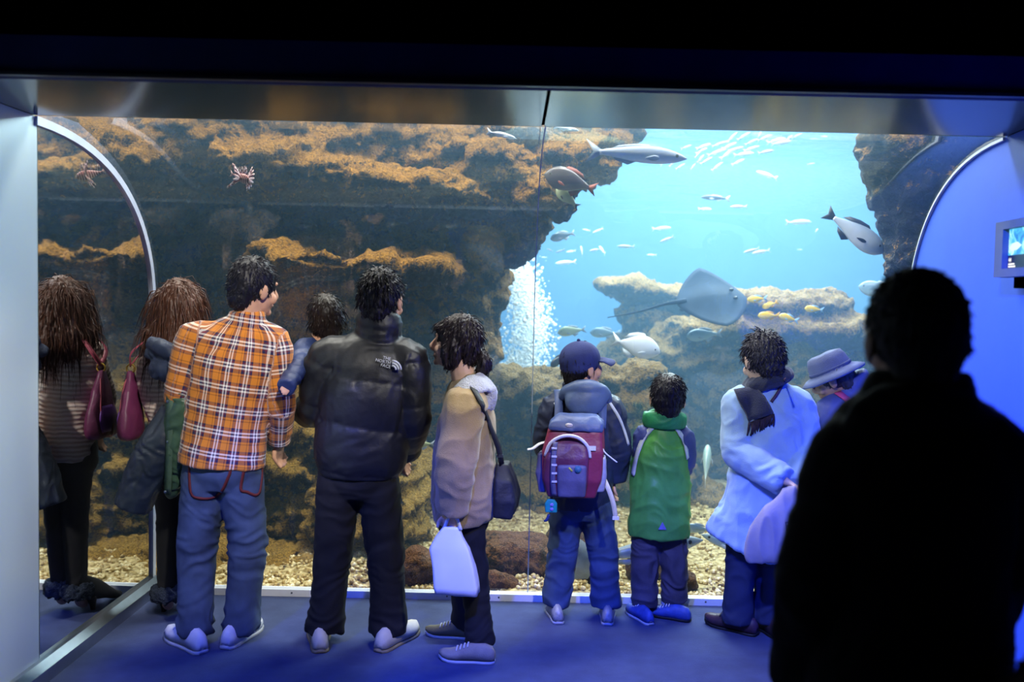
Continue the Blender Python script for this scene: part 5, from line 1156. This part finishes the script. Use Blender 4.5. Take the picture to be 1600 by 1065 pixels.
for sg in (-1, 1): llink('pelvic_fin', MB().tube([(-.2, sg*.05, .01), (-.26, sg*.08, .0)], [(.03, .006), (.015, .003)], (0, 1, 0), 8, 2).mesh(), rm, root)

# lionfish
lc = at(375, 277, 4.78); lf = empty('lionfish', lc, 'red and white banded lionfish with spread spines under the rock shelf', 'lionfish')
lf.matrix_world = Matrix.Translation(lc) @ Matrix.Rotation(math.radians(-30), 4, 'Z') @ Matrix.Rotation(math.radians(18), 4, 'Y')
lm = fishmat('lion_band', '#b8685c', '#e8d2cc', ('#5a2a2e', 26)); lw_ = fishmat('lion_spine', '#d8b0a8', '#f0e4e4', ('#6e3438', 40))
b, t, d, a = fish_parts('bream', .15); bo = llink('body', b.mesh(), lm, lf); llink('tail_fin', t.mesh(), lw_, lf)
for i in range(9): x = .045-.012*i; llink('dorsal_spine', MB().tube([(x, 0, .015), (x-.012, .003*math.sin(i), .055+.012*math.sin(i*.7+.6))], [.0035, .0008], (0, 1, 0), 6, 1).mesh(), lw_, lf)
for sg in (-1, 1):
    for i in range(8):
        a_ = math.radians(-70+20*i); llink('pectoral_ray', MB().tube([(.025, sg*.012, -.005), (.005+.025*math.cos(a_), sg*.045, .035*math.sin(a_)), (-.02+.05*math.cos(a_), sg*.07, .07*math.sin(a_))], [(.004, .0015), (.008, .0015), (.004, .001)], (0, 0, 1), 6, 2).mesh(), lw_, lf)
    llink('eye', MB().ell((.055, sg*.009, .006), .0035).mesh(), mat('eye_dark', '#1a1413'), bo)

# ------------------------------------------------------------------ wall monitor
my0, my1 = 3.38, 2.98; mz0, mz1 = 1.70, 1.905
t_ = V((XR(my1)-XR(my0), my1-my0, 0)).normalized(); n_ = V((-1, .127, 0)).normalized()
mc = V((XR((my0+my1)/2), (my0+my1)/2, (mz0+mz1)/2))+n_*.05; W_ = (my0-my1); Hh_ = mz1-mz0
def fr(a, b, c): return mc+t_*a+V((0, 0, 1))*b+n_*c
def slab(a0, a1, b0, b1, c0, c1): 
    vs = [fr(a, b, c) for c in (c0, c1) for b in (b0, b1) for a in (a0, a1)]
    return MB().add(vs, [(0, 2, 3, 1), (4, 5, 7, 6), (0, 1, 5, 4), (2, 6, 7, 3), (0, 4, 6, 2), (1, 3, 7, 5)])
mon = empty('monitor', mc-n_*.05-V((0, 0, Hh_/2)), 'small wall monitor showing a picture of a fish beside the window', 'monitor')
frm = mat('monitor_frame', '#525872', .5, 0, .08, 8, .05); w2, h2, b_ = W_/2, Hh_/2, .07
for nm, q in (('frame_side', (-w2, -w2+b_, -h2, h2)), ('frame_side', (w2-b_, w2, -h2, h2)), ('frame_bar', (-w2+b_, w2-b_, -h2, -h2+.03)), ('frame_bar', (-w2+b_, w2-b_, h2-.03, h2))): slab(*q, -.02, .03).build(nm, frm, mon, smooth=False)
slab(-w2+.06, w2-.03, -h2-.04, h2-.1, -.05, -.02).build('bracket', black, mon, smooth=False)
g = N('screen_picture'); sep = g.n('SeparateXYZ'); g.put(sep.inputs[0], g.coord('Generated')); o_ = g.coord()
pic = g.ramp(g.noise(o_, 16, 4, .6, .8), [(.35, lin('#1d6fc8')), (.5, lin('#4fc0f0')), (.62, lin('#c8ffff'))])
cap_ = g.math('GREATER_THAN', sep.outputs[2], .34)
g.set(Base_Color=(0, 0, 0), Roughness=.3, Emission_Color=g.mix(cap_, lin('#10142e'), pic), Emission_Strength=1.0)
scr = slab(-w2+b_, w2-b_, -h2+.03, h2-.03, -.02, .008).build('screen', g.m, mon, smooth=False)
wt = N('screen_text'); wt.set(Base_Color=(0, 0, 0), Emission_Color=lin('#ffffff'), Emission_Strength=1.0)
for tx, sz, b in (('44', .024, -h2+.054),):
    link('caption', place(text_mesh(tx, sz, .0003), fr(-w2+b_+.006, b, .009), t_, n_), wt.m, scr, smooth=False)
for i, (l, b) in enumerate(((.05, -h2+.044), (.058, -h2+.035))): slab(-w2+b_+.006, -w2+b_+.006+l, b, b+.006, .008, .0092).build('caption_line', wt.m, scr, smooth=False)
sf = N('screen_glow'); sf.set(Base_Color=(0, 0, 0), Emission_Color=lin('#d8fff8'), Emission_Strength=1.0)
mb = MB(); bd = [(.004, .105), (.03, .122), (.075, .126), (.11, .112), (.075, .098), (.035, .095)]
vs = [fr(-w2+b_+a, -h2+b, c) for c in (.008, .0088) for a, b in bd]; mb.add(vs, [tuple(range(6)), tuple(range(11, 5, -1))]+[(i, (i+1) % 6, 6+(i+1) % 6, 6+i) for i in range(6)]); mb.build('pictured_fish', sf.m, scr, smooth=False)
